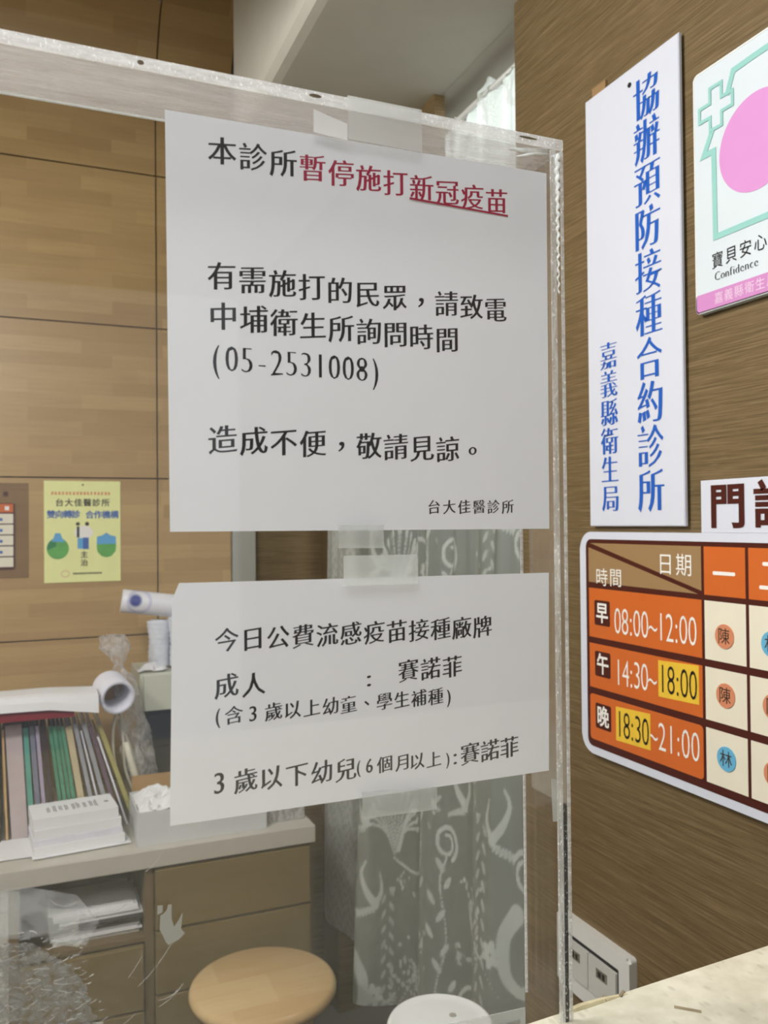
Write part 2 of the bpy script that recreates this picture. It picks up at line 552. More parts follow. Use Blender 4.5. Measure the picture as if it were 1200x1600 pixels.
# ------------------------------------------------------------------ lettering
_glyph = {}
_fc = bpy.data.curves.new('glyph_source', 'FONT')
_fo = bpy.data.objects.new('glyph_source', _fc)
COL.objects.link(_fo)


def glyph(ch, dx, dy):
    """outline of one character as (points, faces, width), strokes made thicker or thinner by dx across and dy up"""
    key = (ch, dx, dy)
    if key in _glyph:
        return _glyph[key]
    _fc.body = ch
    _fc.size = 1.0
    _fc.resolution_u = 3
    bpy.context.view_layer.update()
    dg = bpy.context.evaluated_depsgraph_get()
    me = bpy.data.meshes.new_from_object(_fo.evaluated_get(dg), depsgraph=dg)
    bm = bmesh.new()
    bm.from_mesh(me)
    bpy.data.meshes.remove(me)
    bmesh.ops.remove_doubles(bm, verts=bm.verts[:], dist=1e-5)
    bm.normal_update()
    acc = {}
    for e in bm.edges:
        if len(e.link_faces) != 1:
            continue
        f = e.link_faces[0]
        a, b = e.verts[0].co, e.verts[1].co
        d = b - a
        if d.length < 1e-7:
            continue
        nrm = Vector((d.y, -d.x)).normalized()
        cen = f.calc_center_median()
        mid = (a + b) / 2
        if nrm.dot(Vector((cen.x - mid.x, cen.y - mid.y))) > 0:
            nrm = -nrm
        for v in e.verts:
            acc.setdefault(v.index, []).append(nrm)
    bm.verts.ensure_lookup_table()
    pts = [Vector((v.co.x, v.co.y)) for v in bm.verts]
    for i, ns in acc.items():
        off = lambda q: dx * q.x * q.x + dy * q.y * q.y
        n1, n2 = ns[0], ns[-1]
        det = n1.x * n2.y - n1.y * n2.x
        if len(ns) != 2 or abs(det) < 0.25:
            m_ = n1 + n2
            m_ = m_.normalized() if m_.length > 1e-6 else n1
            mv = m_ * off(m_)
        else:
            o1, o2 = off(n1), off(n2)
            mv = Vector(((o1 * n2.y - o2 * n1.y) / det, (n1.x * o2 - n2.x * o1) / det))
            lim = 2.2 * max(abs(dx), abs(dy))
            if mv.length > lim:
                mv = mv.normalized() * lim
        pts[i] = pts[i] + mv
    faces = [[v.index for v in f.verts] for f in bm.faces]
    bm.free()
    xs = [p.x for p in pts] or [0]
    ys = [p.y for p in pts] or [0]
    g = (pts, faces, min(xs), max(xs), min(ys), max(ys))
    _glyph[key] = g
    return g


STYLE = {'kai': (0.022, -0.004, 0.11), 'ming': (0.030, -0.016, 0.0), 'bold': (0.022, 0.018, 0.0), 'heavy': (0.036, 0.020, 0.0),
         'regular': (0.0, 0.0, 0.0), 'light': (-0.010, -0.010, 0.0), 'serif': (0.010, -0.030, 0.0)}
CJK_MID = 0.38     # middle of a full-width character above its baseline, in em


def letters(name, mat, fr, items, style, root, w=0.0004, label=None, bend=None):
    """items: (character, u centre, v centre, em, width scale); each placed on its own, all one lettering part"""
    dx, dy, rise = STYLE[style]
    bm = bmesh.new()
    for ch, u, v, em, sx in items:
        pts, faces, x0, x1, y0, y1 = glyph(ch, dx, dy)
        if ord(ch) > 0x2E80 and ch not in '，。、：':
            cx, cy = (x0 + x1) / 2, CJK_MID_FOUND
        elif ch in '，。、':
            cx, cy = (x0 + x1) / 2, (y0 + y1) / 2 + (0.05 if ch == '，' else 0.0)
        elif ch in '0123456789()~-:：':
            cx, cy = (x0 + x1) / 2, DIG_MID
        else:
            cx, cy = 0.0, 0.36
        vs = []
        for p in pts:
            a, b = (p.x - cx) * sx, p.y - cy
            b += rise * a
            vs.append(bm.verts.new(fr.p(u + a * em, v + b * em, w)))
        for f in faces:
            try:
                bm.faces.new([vs[i] for i in f])
            except ValueError:
                pass
    if bend:
        for v_ in bm.verts:
            v_.co.y += bend(v_.co.x, v_.co.z)
    o = meshobj(name, bm, mat, root)
    if label:
        o['label'] = label
    return o


def line(text, u0, u1, v0, v1, em, sx=1.0):
    """spread the characters of text evenly from (u0, v0) to (u1, v1), the centres of the first and the last"""
    n = max(1, len(text) - 1)
    return [(c, u0 + (u1 - u0) * i / n, v0 + (v1 - v0) * i / n, em, sx) for i, c in enumerate(text) if c != ' ']


_g = glyph('國', 0, 0)
CJK_MID_FOUND = (_g[4] + _g[5]) / 2
CJK_EM = 0.92 / max(0.1, _g[5] - _g[4])           # makes em the full-width cell of a character
_g = glyph('0', 0, 0)
DIG_MID = (_g[4] + _g[5]) / 2
print('GLYPH', CJK_MID_FOUND, CJK_EM, _g[2:], flush=True)

# ------------------------------------------------------------------ the room
BACK = 2.6          # stave-board wall
WALL = 0.80         # brown wall on the right
struct('floor', B(-2.6, 2.6, -2.6, 3.2, -0.05, 0), M['floor'])
struct('ceiling', B(-2.6, 2.6, -2.6, 3.2, 3.1, 3.15), M['plaster'])
struct('wall_left', B(-2.65, -2.6, -2.6, 3.2, 0, 3.1), M['plaster'])
struct('ceiling_lobby', B(-2.6, 0.80, -2.6, 1.25, 2.42, 2.45), M['plaster'])

# back wall: boards with open joints, curving forward in a cove under the ceiling
bm = bmesh.new()
xs = [-1.92, -1.4645, -1.0095, -0.5545, -0.0995 + 0.0, 0.3575, 0.5805]
xs = [-1.92, -1.465, -1.010, -0.555, -0.100, 0.3575, 0.5805]
xs = [-1.47, -0.5565, 0.3575, 0.5805]
zs = [0.0, 0.2625, 0.7185, 1.1755, 1.6385, 2.0890, 2.5495]
g = 0.0022
for a, b in zip(xs, xs[1:]):
    for c, d in zip(zs, zs[1:]):
        box(bm, a + g, b - g, BACK, BACK + 0.02, c + g, d - g)
    prof = [(0.0, 2.5495 + g), (0.0, 2.72)]
    RR = 0.36
    for k in range(1, 13):
        t = R(86 * k / 12)
        prof.append((-RR * (1 - math.cos(t)), 2.72 + RR * math.sin(t)))
    front = [[bm.verts.new((x, BACK + o, z)) for o, z in prof] for x in (a + g, b - g)]
    rear = [[bm.verts.new((x, BACK + o + 0.02, z + (0.02 if o else 0))) for o, z in prof] for x in (a + g, b - g)]
    for k in range(len(prof) - 1):
        bm.faces.new((front[0][k], front[1][k], front[1][k + 1], front[0][k + 1]))
        bm.faces.new((rear[0][k], rear[0][k + 1], rear[1][k + 1], rear[1][k]))
        bm.faces.new((front[1][k], rear[1][k], rear[1][k + 1], front[1][k + 1]))
        bm.faces.new((front[0][k], front[0][k + 1], rear[0][k + 1], rear[0][k]))
struct('wall_back', bm, M['ply'])
struct('trim_1', B(-1.5, 0.58, BACK + 0.021, BACK + 0.03, 0, 3.09), M['plyedge'])          # dark backing seen in the joints
struct('trim_2', B(0.5815, 0.6535, BACK - 0.012, BACK + 0.03, 0, 3.1, 0.004), M['greywall'])
struct('wall_back_right', B(0.654, 1.0, BACK + 0.01, BACK + 0.03, 0, 3.1), M['paper_wall'])
struct('wall_right', B(WALL, 0.93, -2.6, 1.285, 0, 3.1), M['paper_wall'])
struct('wall_right_rear', B(0.872, 0.95, 2.467, BACK + 0.01, 0, 2.42), M['paper_wall'])
struct('trim_3', B(0.807, 0.832, 1.62, BACK + 0.009, 2.17, 2.42), M['paper_wall'])         # lintel over the curtained doorway
struct('wall_right_upper', B(0.86, 0.90, 1.29, 2.605, 2.462, 3.1), M['plaster'])
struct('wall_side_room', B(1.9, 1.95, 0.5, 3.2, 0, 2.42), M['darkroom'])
bm = bmesh.new()
box(bm, 0.457, 0.855, 1.251, 2.02, 2.42, 3.1, 0.05, 5)
struct('trim_4', bm, M['plaster'])                                                           # dropped soffit
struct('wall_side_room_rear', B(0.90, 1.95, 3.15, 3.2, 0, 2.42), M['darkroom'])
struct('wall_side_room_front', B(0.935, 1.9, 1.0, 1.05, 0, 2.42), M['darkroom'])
struct('ceiling_side_room', bm := B(0.80, 1.95, 1.286, 3.2, 2.421, 2.46), M['plaster'])

# ------------------------------------------------------------------ counter
ct = thing('counter', 'cream speckled stone counter top with a chipped stained edge', 'counter', (0.2, 0.1, 0))
bm = bmesh.new()
cnt = [(-0.9, 0.4135), (-0.9, -0.35), (0.7992, -0.35), (0.7992, 0.4564), (0.2693, 0.4261)]
t = bmesh.new()
top = [t.verts.new((x, y, 1.208)) for x, y in cnt]
bot = [t.verts.new((x, y, 1.172)) for x, y in cnt]
t.faces.new(top)
t.faces.new(bot[::-1])
for k in range(5):
    j = (k + 1) % 5
    t.faces.new((bot[k], bot[j], top[j], top[k]))
bmesh.ops.recalc_face_normals(t, faces=t.faces[:])
meshobj('counter_top', t, M['stone'], ct)
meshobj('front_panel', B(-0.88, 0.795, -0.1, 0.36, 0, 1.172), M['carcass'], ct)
p = meshobj('edge_strip', tube([(0.29, 0.4262, 1.2068), (0.305, 0.4275, 1.2078), (0.322, 0.428, 1.2080), (0.34, 0.4285, 1.2072)], [0.0022, 0.0026, 0.002, 0.0012], 8), M['chip'], ct)
p['label'] = 'loose yellowed strip along the chipped edge'
bm = bmesh.new()
for a, b, r_ in (((0.322, 0.4265), (0.3245, 0.431), 0.0011), ((0.3335, 0.427), (0.339, 0.4305), 0.0011), ((0.356, 0.405), (0.367, 0.3945), 0.0009)):
    p = meshobj('stain', tube([(a[0], a[1], 1.2083), (b[0], b[1], 1.2083)], r_, 6), M['counter_stain'], ct)
    p['label'] = 'dark brown stain mark'

# ------------------------------------------------------------------ acrylic screen
SY0, SY1, SYB = 0.417, 0.420, 0.464
ZT0, ZT1, ZB = 1.7187, 1.7254, 1.2085
SYS = 0.4535
XL, XR0, XR1 = -0.75, 0.2830, 0.2925
sc = thing('acrylic_screen', 'clear acrylic counter screen with a deep hazed top edge', 'screen', (0.0, 0.42, ZB))
meshobj('front_sheet', B(XL, XR0 - 0.0004, SY0, SY1, ZB, ZT0), M['sheet'], sc)


def strip_box(x0, x1, y0, y1, z0, z1, face):
    """box whose -Y and +Y ends take the second material, the rest the first"""
    b_ = B(x0, x1, y0, y1, z0, z1, 0.0005, 1)
    b_.normal_update()
    for f in b_.faces:
        if f.normal.y < -0.6:
            f.material_index = 1
    return b_


p = meshobj('top_strip', strip_box(XL, XR1, SY0, SYB, ZT0, ZT1, 'y'), [M['strip'], M['edge']], sc)
p['label'] = 'hazed top strip with a bright sawn edge'
bm = strip_box(XR0, XR0 + 0.0042, SY0, SYS, ZB, ZT0 - 0.0002, 'y')
p = meshobj('side_strip', bm, [M['sheet'], M['edgev']], sc)
meshobj('glued_joint', B(XR0 + 0.0044, XR0 + 0.0068, SY0 + 0.0006, SYS - 0.002, 1.3352, ZT0 - 0.0002), M['core'], sc)
p = meshobj('open_joint', B(XR0 + 0.0044, XR0 + 0.0068, SY0 + 0.0006, SY0 + 0.0040, ZB, 1.335), M['gap'], sc)  # internal reflection in the unglued joint, painted as dark colour
p['label'] = 'unglued joint with its internal reflection painted dark'
meshobj('outer_strip', strip_box(XR0 + 0.0070, XR1, SY0, SYS, ZB, ZT0 - 0.0002, 'y'), [M['sheet'], M['edge']], sc)
# squeezed-out glue
bm = bmesh.new()
pts, rr = [], []
for k in range(70):
    z = 1.7165 - 0.0012 * k
    pts.append((XR0 + 0.0048 + 0.0006 * math.sin(k * 1.3) + 0.0003 * random.random(), SY0 + 0.0002, z))
    rr.append(max(0.0003, 0.0013 * (1 - k / 75) + 0.0005 * math.sin(k * 0.9) ** 2))
tube(pts, rr, 8, bm)
p = meshobj('glue_bead', bm, M['glue'], sc, True)
p['label'] = 'milky wavy bead of squeezed-out glue'
bm = bmesh.new()
tube([(0.2575, 0.4205, 1.7160), (0.272, 0.4207, 1.7172), (0.2825, 0.4205, 1.7183)], [0.0006, 0.0016, 0.0020], 8, bm)
tube([(0.262, 0.4205, 1.7120), (0.275, 0.4207, 1.7160), (0.2825, 0.4205, 1.7170)], [0.0004, 0.0012, 0.0016], 8, bm)
meshobj('glue_fillet', bm, M['glue'], sc, True)
# thin white far edge of the side return and bright far edge of the top strip
meshobj('side_strip_far_edge', B(XR0, XR0 + 0.0016, SYS + 0.0001, SYS + 0.0008, ZB, ZT0 - 0.0002), M['edge'], sc)
bm = tube([(XL, SYB, ZT0 - 0.0006), (0.17, SYB, ZT0 - 0.0006)], 0.0007, 8)
meshobj('top_strip_far_edge', bm, M['glue'], sc)
# smudges on the sawn top edge
bm = bmesh.new()
fe = Facing('back', SY0)
for u, v, a, b in ((0.0505, 1.7222, 0.0016, 0.0011), (0.1385, 1.7226, 0.0034, 0.0009), (0.268, 1.7225, 0.006, 0.0006)):
    p = meshobj('smudge', poly(fe, disc(u, v, a, 16, b), 0.0001, 0.0003), M['stain'], sc)
    p['label'] = 'dark smudge on the sawn edge'
# scratches
bm = bmesh.new()
fr = Facing('back', SY0)
rs = random.Random(3)
for k in range(230):
    v = rs.uniform(1.258, 1.318)
    u = rs.uniform(-0.022, 0.036 - (v - 1.258) * 0.30)
    a = rs.gauss(0.15, 0.30)
    L = abs(rs.gauss(0.0018, 0.0022)) + 0.0006
    cv = rs.gauss(0, 0.25)
    pts = [(u + L * s * math.cos(a + cv * s), v + L * s * math.sin(a + cv * s)) for s in (0, 0.33, 0.66, 1)]
    stroke(fr, pts, rs.choice((0.00007, 0.0001, 0.00015, 0.00028)), 0.0004, 0.0005, bm)
for u, v, a, L, c in ((0.020, 1.327, -2.5, 0.012, 0.9), (0.058, 1.342, -2.2, 0.010, 0.2), (0.068, 1.279, -2.2, 0.014, 0.3), (0.066, 1.277, -2.3, 0.010, 0.5), (0.063, 1.300, -2.1, 0.024, 0.2), (0.049, 1.296, -2.1, 0.011, 0.1),
                      (0.042, 1.322, -2.4, 0.008, 0.3), (0.030, 1.322, -2.6, 0.012, 0.6), (0.046, 1.270, -2.4, 0.010, 0.2)):
    pts = [(u + L * s * math.cos(a - c * s), v + L * s * math.sin(a - c * s)) for s in (0, 0.25, 0.5, 0.75, 1)]
    stroke(fr, pts, 0.00012, 0.0001, 0.0002, bm)
p = meshobj('scratches', bm, M['scratch'], sc)
p['kind'] = 'stuff'

# residue on the front of the screen
bm = bmesh.new()
rs = random.Random(11)
n = 30
edge = [(-0.028, 1.255), (0.033, 1.255)]
right = []
for k in range(n + 1):
    s = k / n
    u = 0.034 - 0.020 * s + rs.uniform(-0.0014, 0.0014) - (0.0 if s < 0.75 else 0.055 * (s - 0.75))
    right.append((u, 1.256 + 0.056 * s))
outline = edge[:1] + [(0.033, 1.255)] + right + [(-0.028, 1.317)]
o = meshobj('adhesive_residue', poly(Facing('back', SY0), outline, 0.0001, 0.0004), M['frost'])
tag(o, 'large crinkled frosted patch of adhesive low on the left of the screen', 'adhesive residue')
o = meshobj('adhesive_residue', poly(Facing('back', SY0), [(-0.03, 1.318), (0.004, 1.314), (0.024, 1.306), (0.030, 1.316), (0.020, 1.330), (0.0, 1.337), (-0.03, 1.340)], 0.0001, 0.0003), M['dust'])
tag(o, 'faint dusty smear above the crinkled frosted patch on the screen', 'adhesive residue')
o = meshobj('tape_scrap', poly(Facing('back', SY0), [(0.0072, 1.3262), (0.0200, 1.3235), (0.0214, 1.3060), (0.0085, 1.3100)], 0.0003, 0.0005), M['faint_tape'])
tag(o, 'square of clear tape on the screen before the paper piles', 'tape')
o = meshobj('tape_scrap', poly(Facing('back', SY0), [(-0.03, 1.340), (-0.0043, 1.336), (-0.0032, 1.317), (-0.03, 1.319)], 0.0003, 0.0006), M['faint_tape'])
tag(o, 'clear tape piece at the left edge above the frosted patch', 'tape')
res = [(0.0575, 1.3135), (0.0572, 1.3070), (0.0590, 1.3030), (0.0600, 1.3005), (0.0612, 1.2990), (0.0660, 1.3005), (0.0690, 1.3030), (0.0672, 1.3055), (0.0680, 1.3130), (0.0664, 1.3100), (0.0640, 1.3070),
       (0.0628, 1.3110), (0.0628, 1.3178), (0.0612, 1.3180), (0.0606, 1.3155), (0.0590, 1.3140)]
bm = poly(Facing('back', SY0), res, 0.0001, 0.0004)
poly(Facing('back', SY0), [(0.0562, 1.3142), (0.0586, 1.3150), (0.0586, 1.3182), (0.0562, 1.3184)], 0.0001, 0.0004, bm)
o = meshobj('tape_residue', bm, M['residue'])
tag(o, 'torn grey scrap of tape residue in front of the drawers', 'tape residue')


# ------------------------------------------------------------------ the two notices, behind the sheet
def sheet_mesh(c, nu, nv, fn, thick=0.00012):
    """paper: bilinear quad c = lower-left, lower-right, upper-right, upper-left, bent by fn(s, t) towards the sheet"""
    b_ = bmesh.new()
    gr = []
    for j in range(nv + 1):
        row = []
        for i in range(nu + 1):
            s, t_ = i / nu, j / nv
            u = (c[0][0] * (1 - s) + c[1][0] * s) * (1 - t_) + (c[3][0] * (1 - s) + c[2][0] * s) * t_
            v = (c[0][1] * (1 - s) + c[1][1] * s) * (1 - t_) + (c[3][1] * (1 - s) + c[2][1] * s) * t_
            row.append(b_.verts.new((u, SY1 + 0.0008 + fn(s, t_), v)))
        gr.append(row)
    for j in range(nv):
        for i in range(nu):
            b_.faces.new((gr[j][i], gr[j][i + 1], gr[j + 1][i + 1], gr[j + 1][i]))
    return b_


INK = Facing('back', SY1 + 0.00072)
root_bend = {}
E1 = CJK_EM
n1 = thing('paper_notice', 'upper square white notice on the screen with a crimson underlined headline', 'notice', (0.173, SY1 + 0.0008, 1.4962), 'notices taped behind the screen')
bend1 = lambda s, t_: 0.0002 * (1 - math.cos(6 * s)) + 0.0003 * s * s * (1 - t_)
root_bend[n1.name] = lambda x, z: bend1((x - 0.063) / 0.2195, (z - 1.4962) / 0.2083)
meshobj('sheet', sheet_mesh([(0.0637, 1.4966), (0.2823, 1.4957), (0.2829, 1.7056), (0.0624, 1.7034)], 24, 24,
        bend1), M['paper'], n1, True)


def note(text_items, root, mat='ink', label=None, style='kai', name='text_line'):
    return letters(name, M[mat], INK, text_items, style, root, 0.0, label, root_bend[root.name])


em = 0.0144 * E1
note(line('本診所', 0.0905, 0.1222, 1.6872, 1.6862, em), n1, label='first words of the headline in black brush lettering')
note(line('暫停施打新冠疫苗', 0.1382, 0.2489, 1.6860, 1.6840, em), n1, 'redink', 'crimson brush lettering')
p = meshobj('underline', poly(INK, [(0.1937, 1.6776), (0.2562, 1.6761), (0.2562, 1.6772), (0.1937, 1.6788)], 0.0001, 0.00015), M['redink'], n1)
p['label'] = 'crimson underline'
note(line('有需施打的民眾，請致電', 0.0898, 0.2477, 1.6241, 1.6213, em), n1)
note(line('中埔衛生所詢問時間', 0.0905, 0.2163, 1.6039, 1.6017, em), n1)
note(line('(05-2531008)', 0.0868, 0.1728, 1.5832, 1.5822, 0.0186 * E1, 0.72), n1, style='serif')
note(line('造成不便，敬請見諒。', 0.0899, 0.2317, 1.5421, 1.5402, em), n1)
note(line('台大佳醫診所', 0.2072, 0.2542, 1.5084, 1.5085, 0.0079 * E1), n1, label='small signature line')

n2 = thing('paper_notice', 'lower white notice on the screen, short and wide with black lettering only', 'notice', (0.172, SY1 + 0.0008, 1.354), 'notices taped behind the screen')


def bend2(s, t_):
    d = max(0.0, 0.16 - s - (1 - t_) * 0.8)
    return 0.0002 * (1 + math.sin(5 * s + 1)) + 0.012 * d + 0.0006 * s * s


root_bend[n2.name] = lambda x, z: bend2((x - 0.0639) / 0.2175, (z - 1.3541) / 0.1166)
bm = sheet_mesh([(0.0629, 1.3539), (0.2804, 1.3543), (0.2819, 1.4699), (0.0648, 1.4714)], 40, 24, bend2)
bm.verts.ensure_lookup_table()
for v in list(bm.verts):                     # clipped top-left and bottom-right corners
    q = (v.co.x - 0.0648) + (1.4714 - v.co.z) * 0.45
    if q < 0.0035:
        v.co.x += (0.0035 - q)
meshobj('sheet', bm, M['paper'], n2, True)
em = 0.0121 * E1
note(line('今日公費流感疫苗接種廠牌', 0.0913, 0.2368, 1.4420, 1.4405, em), n2)
note(line('成人', 0.0910, 0.1048, 1.4192, 1.4188, em), n2)
note([(':', 0.1674, 1.4172, em, 1.2)] + line('賽諾菲', 0.1906, 0.2174, 1.4193, 1.4193, em), n2)
note([('(', 0.0866, 1.4047, 0.0100 * E1, 0.8), ('3', 0.1043, 1.4043, 0.0105 * E1, 0.85)] + [(c, 0.0946 + k * 0.01021, 1.4044 - k * 0.00006, 0.0092 * E1, 1) for k, c in ((0, '含'), (2, '歲'), (3, '以'), (4, '上'), (5, '幼'), (6, '童'), (7, '、'), (8, '學'), (9, '生'), (10, '補'), (11, '種'))] + [(')', 0.2150, 1.4035, 0.0100 * E1, 0.8)], n2)
e2 = 0.0090 * E1
note([('3', 0.0870, 1.3716, 0.0142 * E1, 0.85)] + line('歲以下幼兒', 0.1004, 0.1539, 1.3711, 1.3700, em) +
     [('(', 0.1611, 1.3707, e2, 0.8), ('6', 0.1672, 1.3706, 0.0102 * E1, 0.8), ('個', 0.1760, 1.3703, e2, 1), ('月', 0.1862, 1.3700, e2, 1), ('以', 0.1955, 1.3697, e2, 1), ('上', 0.2055, 1.3694, e2, 1), (')', 0.2140, 1.3690, e2, 0.8), (':', 0.2186, 1.3697, em, 1.0)] +
     line('賽諾菲', 0.2281, 0.2537, 1.3700, 1.3706, em), n2)

# tapes on the screen
TB = Facing('back', SY1 + 0.0006)
TF = Facing('back', SY0)
TG = 'strips of clear tape on the screen'


def tape(pts, label, fr_=TF, w=0.0002, mat='tape'):
    o_ = meshobj('clear_tape', poly(fr_, pts[::-1] if False else pts, w, w + 0.00015), M[mat])
    return tag(o_, label, 'tape', TG)


# a bent piece folded over the top edge
t = bmesh.new()
path = [(SY0 - 0.0003, 1.7030), (SY0 - 0.0004, 1.7180), (SY0 - 0.0005, 1.7262), (SY0 + 0.006, 1.7272), (SY0 + 0.016, 1.7274)]
cut = [0.1566, 0.1998]
rows = [[t.verts.new((x, y, z)) for y, z in path] for x in (0.1566, 0.168, 0.180, 0.1905, 0.1998)]
rows[0][4].co.x += 0.004
rows[4][4].co.x -= 0.006
rows[4][3].co.x -= 0.002
for a, b in zip(rows, rows[1:]):
    for k in range(4):
        t.faces.new((a[k], b[k], b[k + 1], a[k + 1]))
o = meshobj('clear_tape', t, M['tape'])
tag(o, 'wide clear tape folded over the top edge above the crimson headline', 'tape', TG)
tape([(0.1375, 1.7035), (0.1562, 1.7022), (0.1562, 1.7110), (0.1480, 1.7128), (0.1375, 1.7155)], 'crumpled shiny tape corner on the top strip left of the folded tape', TF, 0.0002, 'scratch')
tape([(0.1492, 1.4870), (0.1747, 1.4866), (0.1750, 1.4990), (0.1492, 1.4990)], 'short tape under the bottom edge of the upper notice')
tape([(0.1520, 1.4670), (0.1948, 1.4668), (0.1948, 1.4827), (0.1520, 1.4830)], 'wide tape above the top edge of the lower notice')
tape([(0.1618, 1.3446), (0.2049, 1.3436), (0.2050, 1.3560), (0.1613, 1.3585)], 'wide tape under the bottom edge of the lower notice')
tape([(0.2795, 1.3262), (0.2826, 1.3258), (0.2826, 1.3500), (0.2785, 1.3510)], 'narrow upright tape below the right corner of the lower notice')
ph = thing('card_pocket', 'clear pocket with a grey card at the foot of the screen', 'card pocket', (0.24, SY0, ZB))
meshobj('pocket', poly(TF, [(0.205, 1.2087), (0.2592, 1.2087), (0.2590, 1.2243), (0.205, 1.2262)], 0.0002, 0.0010), M['tape'], ph)
p = meshobj('card', poly(TF, [(0.208, 1.2088), (0.2556, 1.2088), (0.2555, 1.2186), (0.208, 1.2190)], 0.0012, 0.0016), M['residue'], ph)
p['label'] = 'plain grey card'

# ------------------------------------------------------------------ right wall: blue-lettered sign
SF = Facing('right', 0.79)
sg = thing('wall_sign', 'tall white signboard with blue upright lettering on the brown wall', 'sign', (0.8, 0.97, 1.4922))
meshobj('board', poly(SF, rect(-1.0685, -0.8665, 1.4922, 2.1418), -0.0050, 0.0, bev=0.001), M['signwhite'], sg)
letters('lettering', M['blue'], SF, [(c, -0.9305, 2.0866 - 0.06069 * i, 0.0605 * E1, 0.86) for i, c in enumerate('協辦預防接種合約診所')], 'ming', sg, 0.0006)
letters('small_lettering', M['blue'], SF, [(c, -1.0190, 1.7429 - 0.0421 * i, 0.0410 * E1, 0.95) for i, c in enumerate('嘉義縣衛生局')], 'ming', sg, 0.0006)
meshobj('screw', poly(SF, disc(-0.9643, 2.1187, 0.0035), 0.0, 0.0012), M['screw'], sg)
o = meshobj('fixing_tab', poly(SF, rect(-1.058, -1.026, 2.10, 2.158), -0.0098, -0.0052), M['tan'], sg)
o['label'] = 'brown fixing tab behind the top edge'
for z_ in (1.53, 2.07):
    meshobj('fixing_pad', poly(SF, rect(-0.99, -0.95, z_, z_ + 0.03), -0.0099, -0.0052), M['tan'], sg)

# poster with pink disc (the cartoon figure is left out)
ps = thing('wall_poster', 'pale poster with pink disc and mint green cross outline beside the tall white sign', 'poster', (0.8, 0.74, 1.762))
meshobj('panel', poly(SF, rect(-0.8415, -0.6310, 1.762, 2.069, 0.006), -0.0098, 0.0, bev=0.001), M['poster'], ps)
p = meshobj('border', stroke(SF, rect(-0.8400, -0.6325, 1.7635, 2.0675, 0.006), 0.0014, 0.0002, 0.0005, closed=True), M['white'], ps)
meshobj('pink_disc', poly(SF, disc(-0.7400, 1.9450, 0.0580, 64), 0.0002, 0.0005), M['pink'], ps)
cr = [(-0.8300, 2.0215), (-0.8120, 2.0215), (-0.8120, 2.0400), (-0.7930, 2.0400), (-0.7930, 2.0215), (-0.7755, 2.0215), (-0.7755, 2.0040), (-0.7930, 2.0040), (-0.7930, 1.9870), (-0.8120, 1.9870), (-0.8120, 2.0040), (-0.8300, 2.0040)]
bm = stroke(SF, cr, 0.0042, 0.0009, 0.0012, closed=True)
stroke(SF, [(-0.7840, 2.0190), (-0.7740, 2.0445), (-0.7440, 2.0460), (-0.6700, 2.0480)], 0.0075, 0.0006, 0.0009, bm)
stroke(SF, [(-0.8090, 1.9860), (-0.8240, 1.9600), (-0.8070, 1.9600), (-0.8060, 1.8520), (-0.6660, 1.8520)], 0.0075, 0.0006, 0.0009, bm)
p = meshobj('green_outline', bm, M['mint'], ps)
letters('title', M['black'], SF, line('寶貝安心', -0.8035, -0.7365, 1.8222, 1.8235, 0.0205 * E1, 0.92), 'regular', ps, 0.0006)
c_items, u = [], -0.8085
for ch, adv in zip('Confidence', (0.0098, 0.0075, 0.0075, 0.0050, 0.0035, 0.0075, 0.0072, 0.0075, 0.0068, 0.007)):
    c_items.append((ch, u, 1.8030, 0.0158, 0.85))
    u += adv
letters('subtitle', M['black'], SF, c_items, 'serif', ps, 0.0006)
meshobj('pink_band', poly(SF, rect(-0.8405, -0.6320, 1.7630, 1.7860, 0.004), 0.0002, 0.0005), M['pinkband'], ps)
letters('band_lettering', M['palelet'], SF, line('嘉義縣衛生局', -0.8020, -0.7215, 1.7750, 1.7755, 0.0145 * E1, 0.98), 'regular', ps, 0.0007)

# schedule board
sd = thing('schedule_board', 'white-rimmed clinic timetable board with orange rows on the brown wall', 'timetable', (0.8, 0.85, 1.148))
YR = -0.602
bm = poly(SF, rect(-1.0955, YR, 1.1470, 1.4835, 0.026, 8), -0.0098, 0.0, bev=0.001)
meshobj('board', bm, M['signwhite'], sd)
bm = poly(SF, rect(-0.8380, YR - 0.02, 1.4835, 1.5500), -0.0098, 0.0, bev=0.0008)
meshobj('title_tab', bm, M['signwhite'], sd)
letters('title', M['maroon'], SF, [('門', -0.7930, 1.5165, 0.0560 * E1, 1.02), ('診', -0.7220, 1.5165, 0.0560 * E1, 1.02)], 'heavy', sd, 0.0006)
meshobj('grid_panel', poly(SF, rect(-1.0795, YR + 0.008, 1.1590, 1.4725, 0.012), 0.0002, 0.0006), M['maroon'], sd)
cells = bmesh.new()
crm = bmesh.new()
rowz = [(1.3985, 1.3245), (1.3150, 1.2485), (1.2385, 1.1700)]
for k, (a, b) in enumerate(rowz):
    poly(SF, rect(-1.0725, -0.8380, b, a, 0.006 if k == 2 else 0), 0.0006, 0.0009, cells)
cols = [(-0.8330, -0.7660), (-0.7610, -0.6940), (-0.6890, -0.6120)]
for a, b in cols:
    poly(SF, rect(a, b, 1.4055, 1.4665), 0.0006, 0.0009, cells)
    for c, d in rowz:
        poly(SF, rect(a, b, d, c), 0.0006, 0.0009, crm)
meshobj('orange_cells', cells, M['orange'], sd)
meshobj('cream_cells', crm, M['cream'], sd)
bm = poly(SF, [(-1.0725, 1.4075), (-0.8440, 1.4055), (-1.0725, 1.4600)], 0.0006, 0.0009)
poly(SF, [(-0.8380, 1.4100), (-0.8380, 1.4665), (-1.0680, 1.4665)], 0.0006, 0.0009, bm)
meshobj('tan_header_cell', bm, M['tan'], sd)
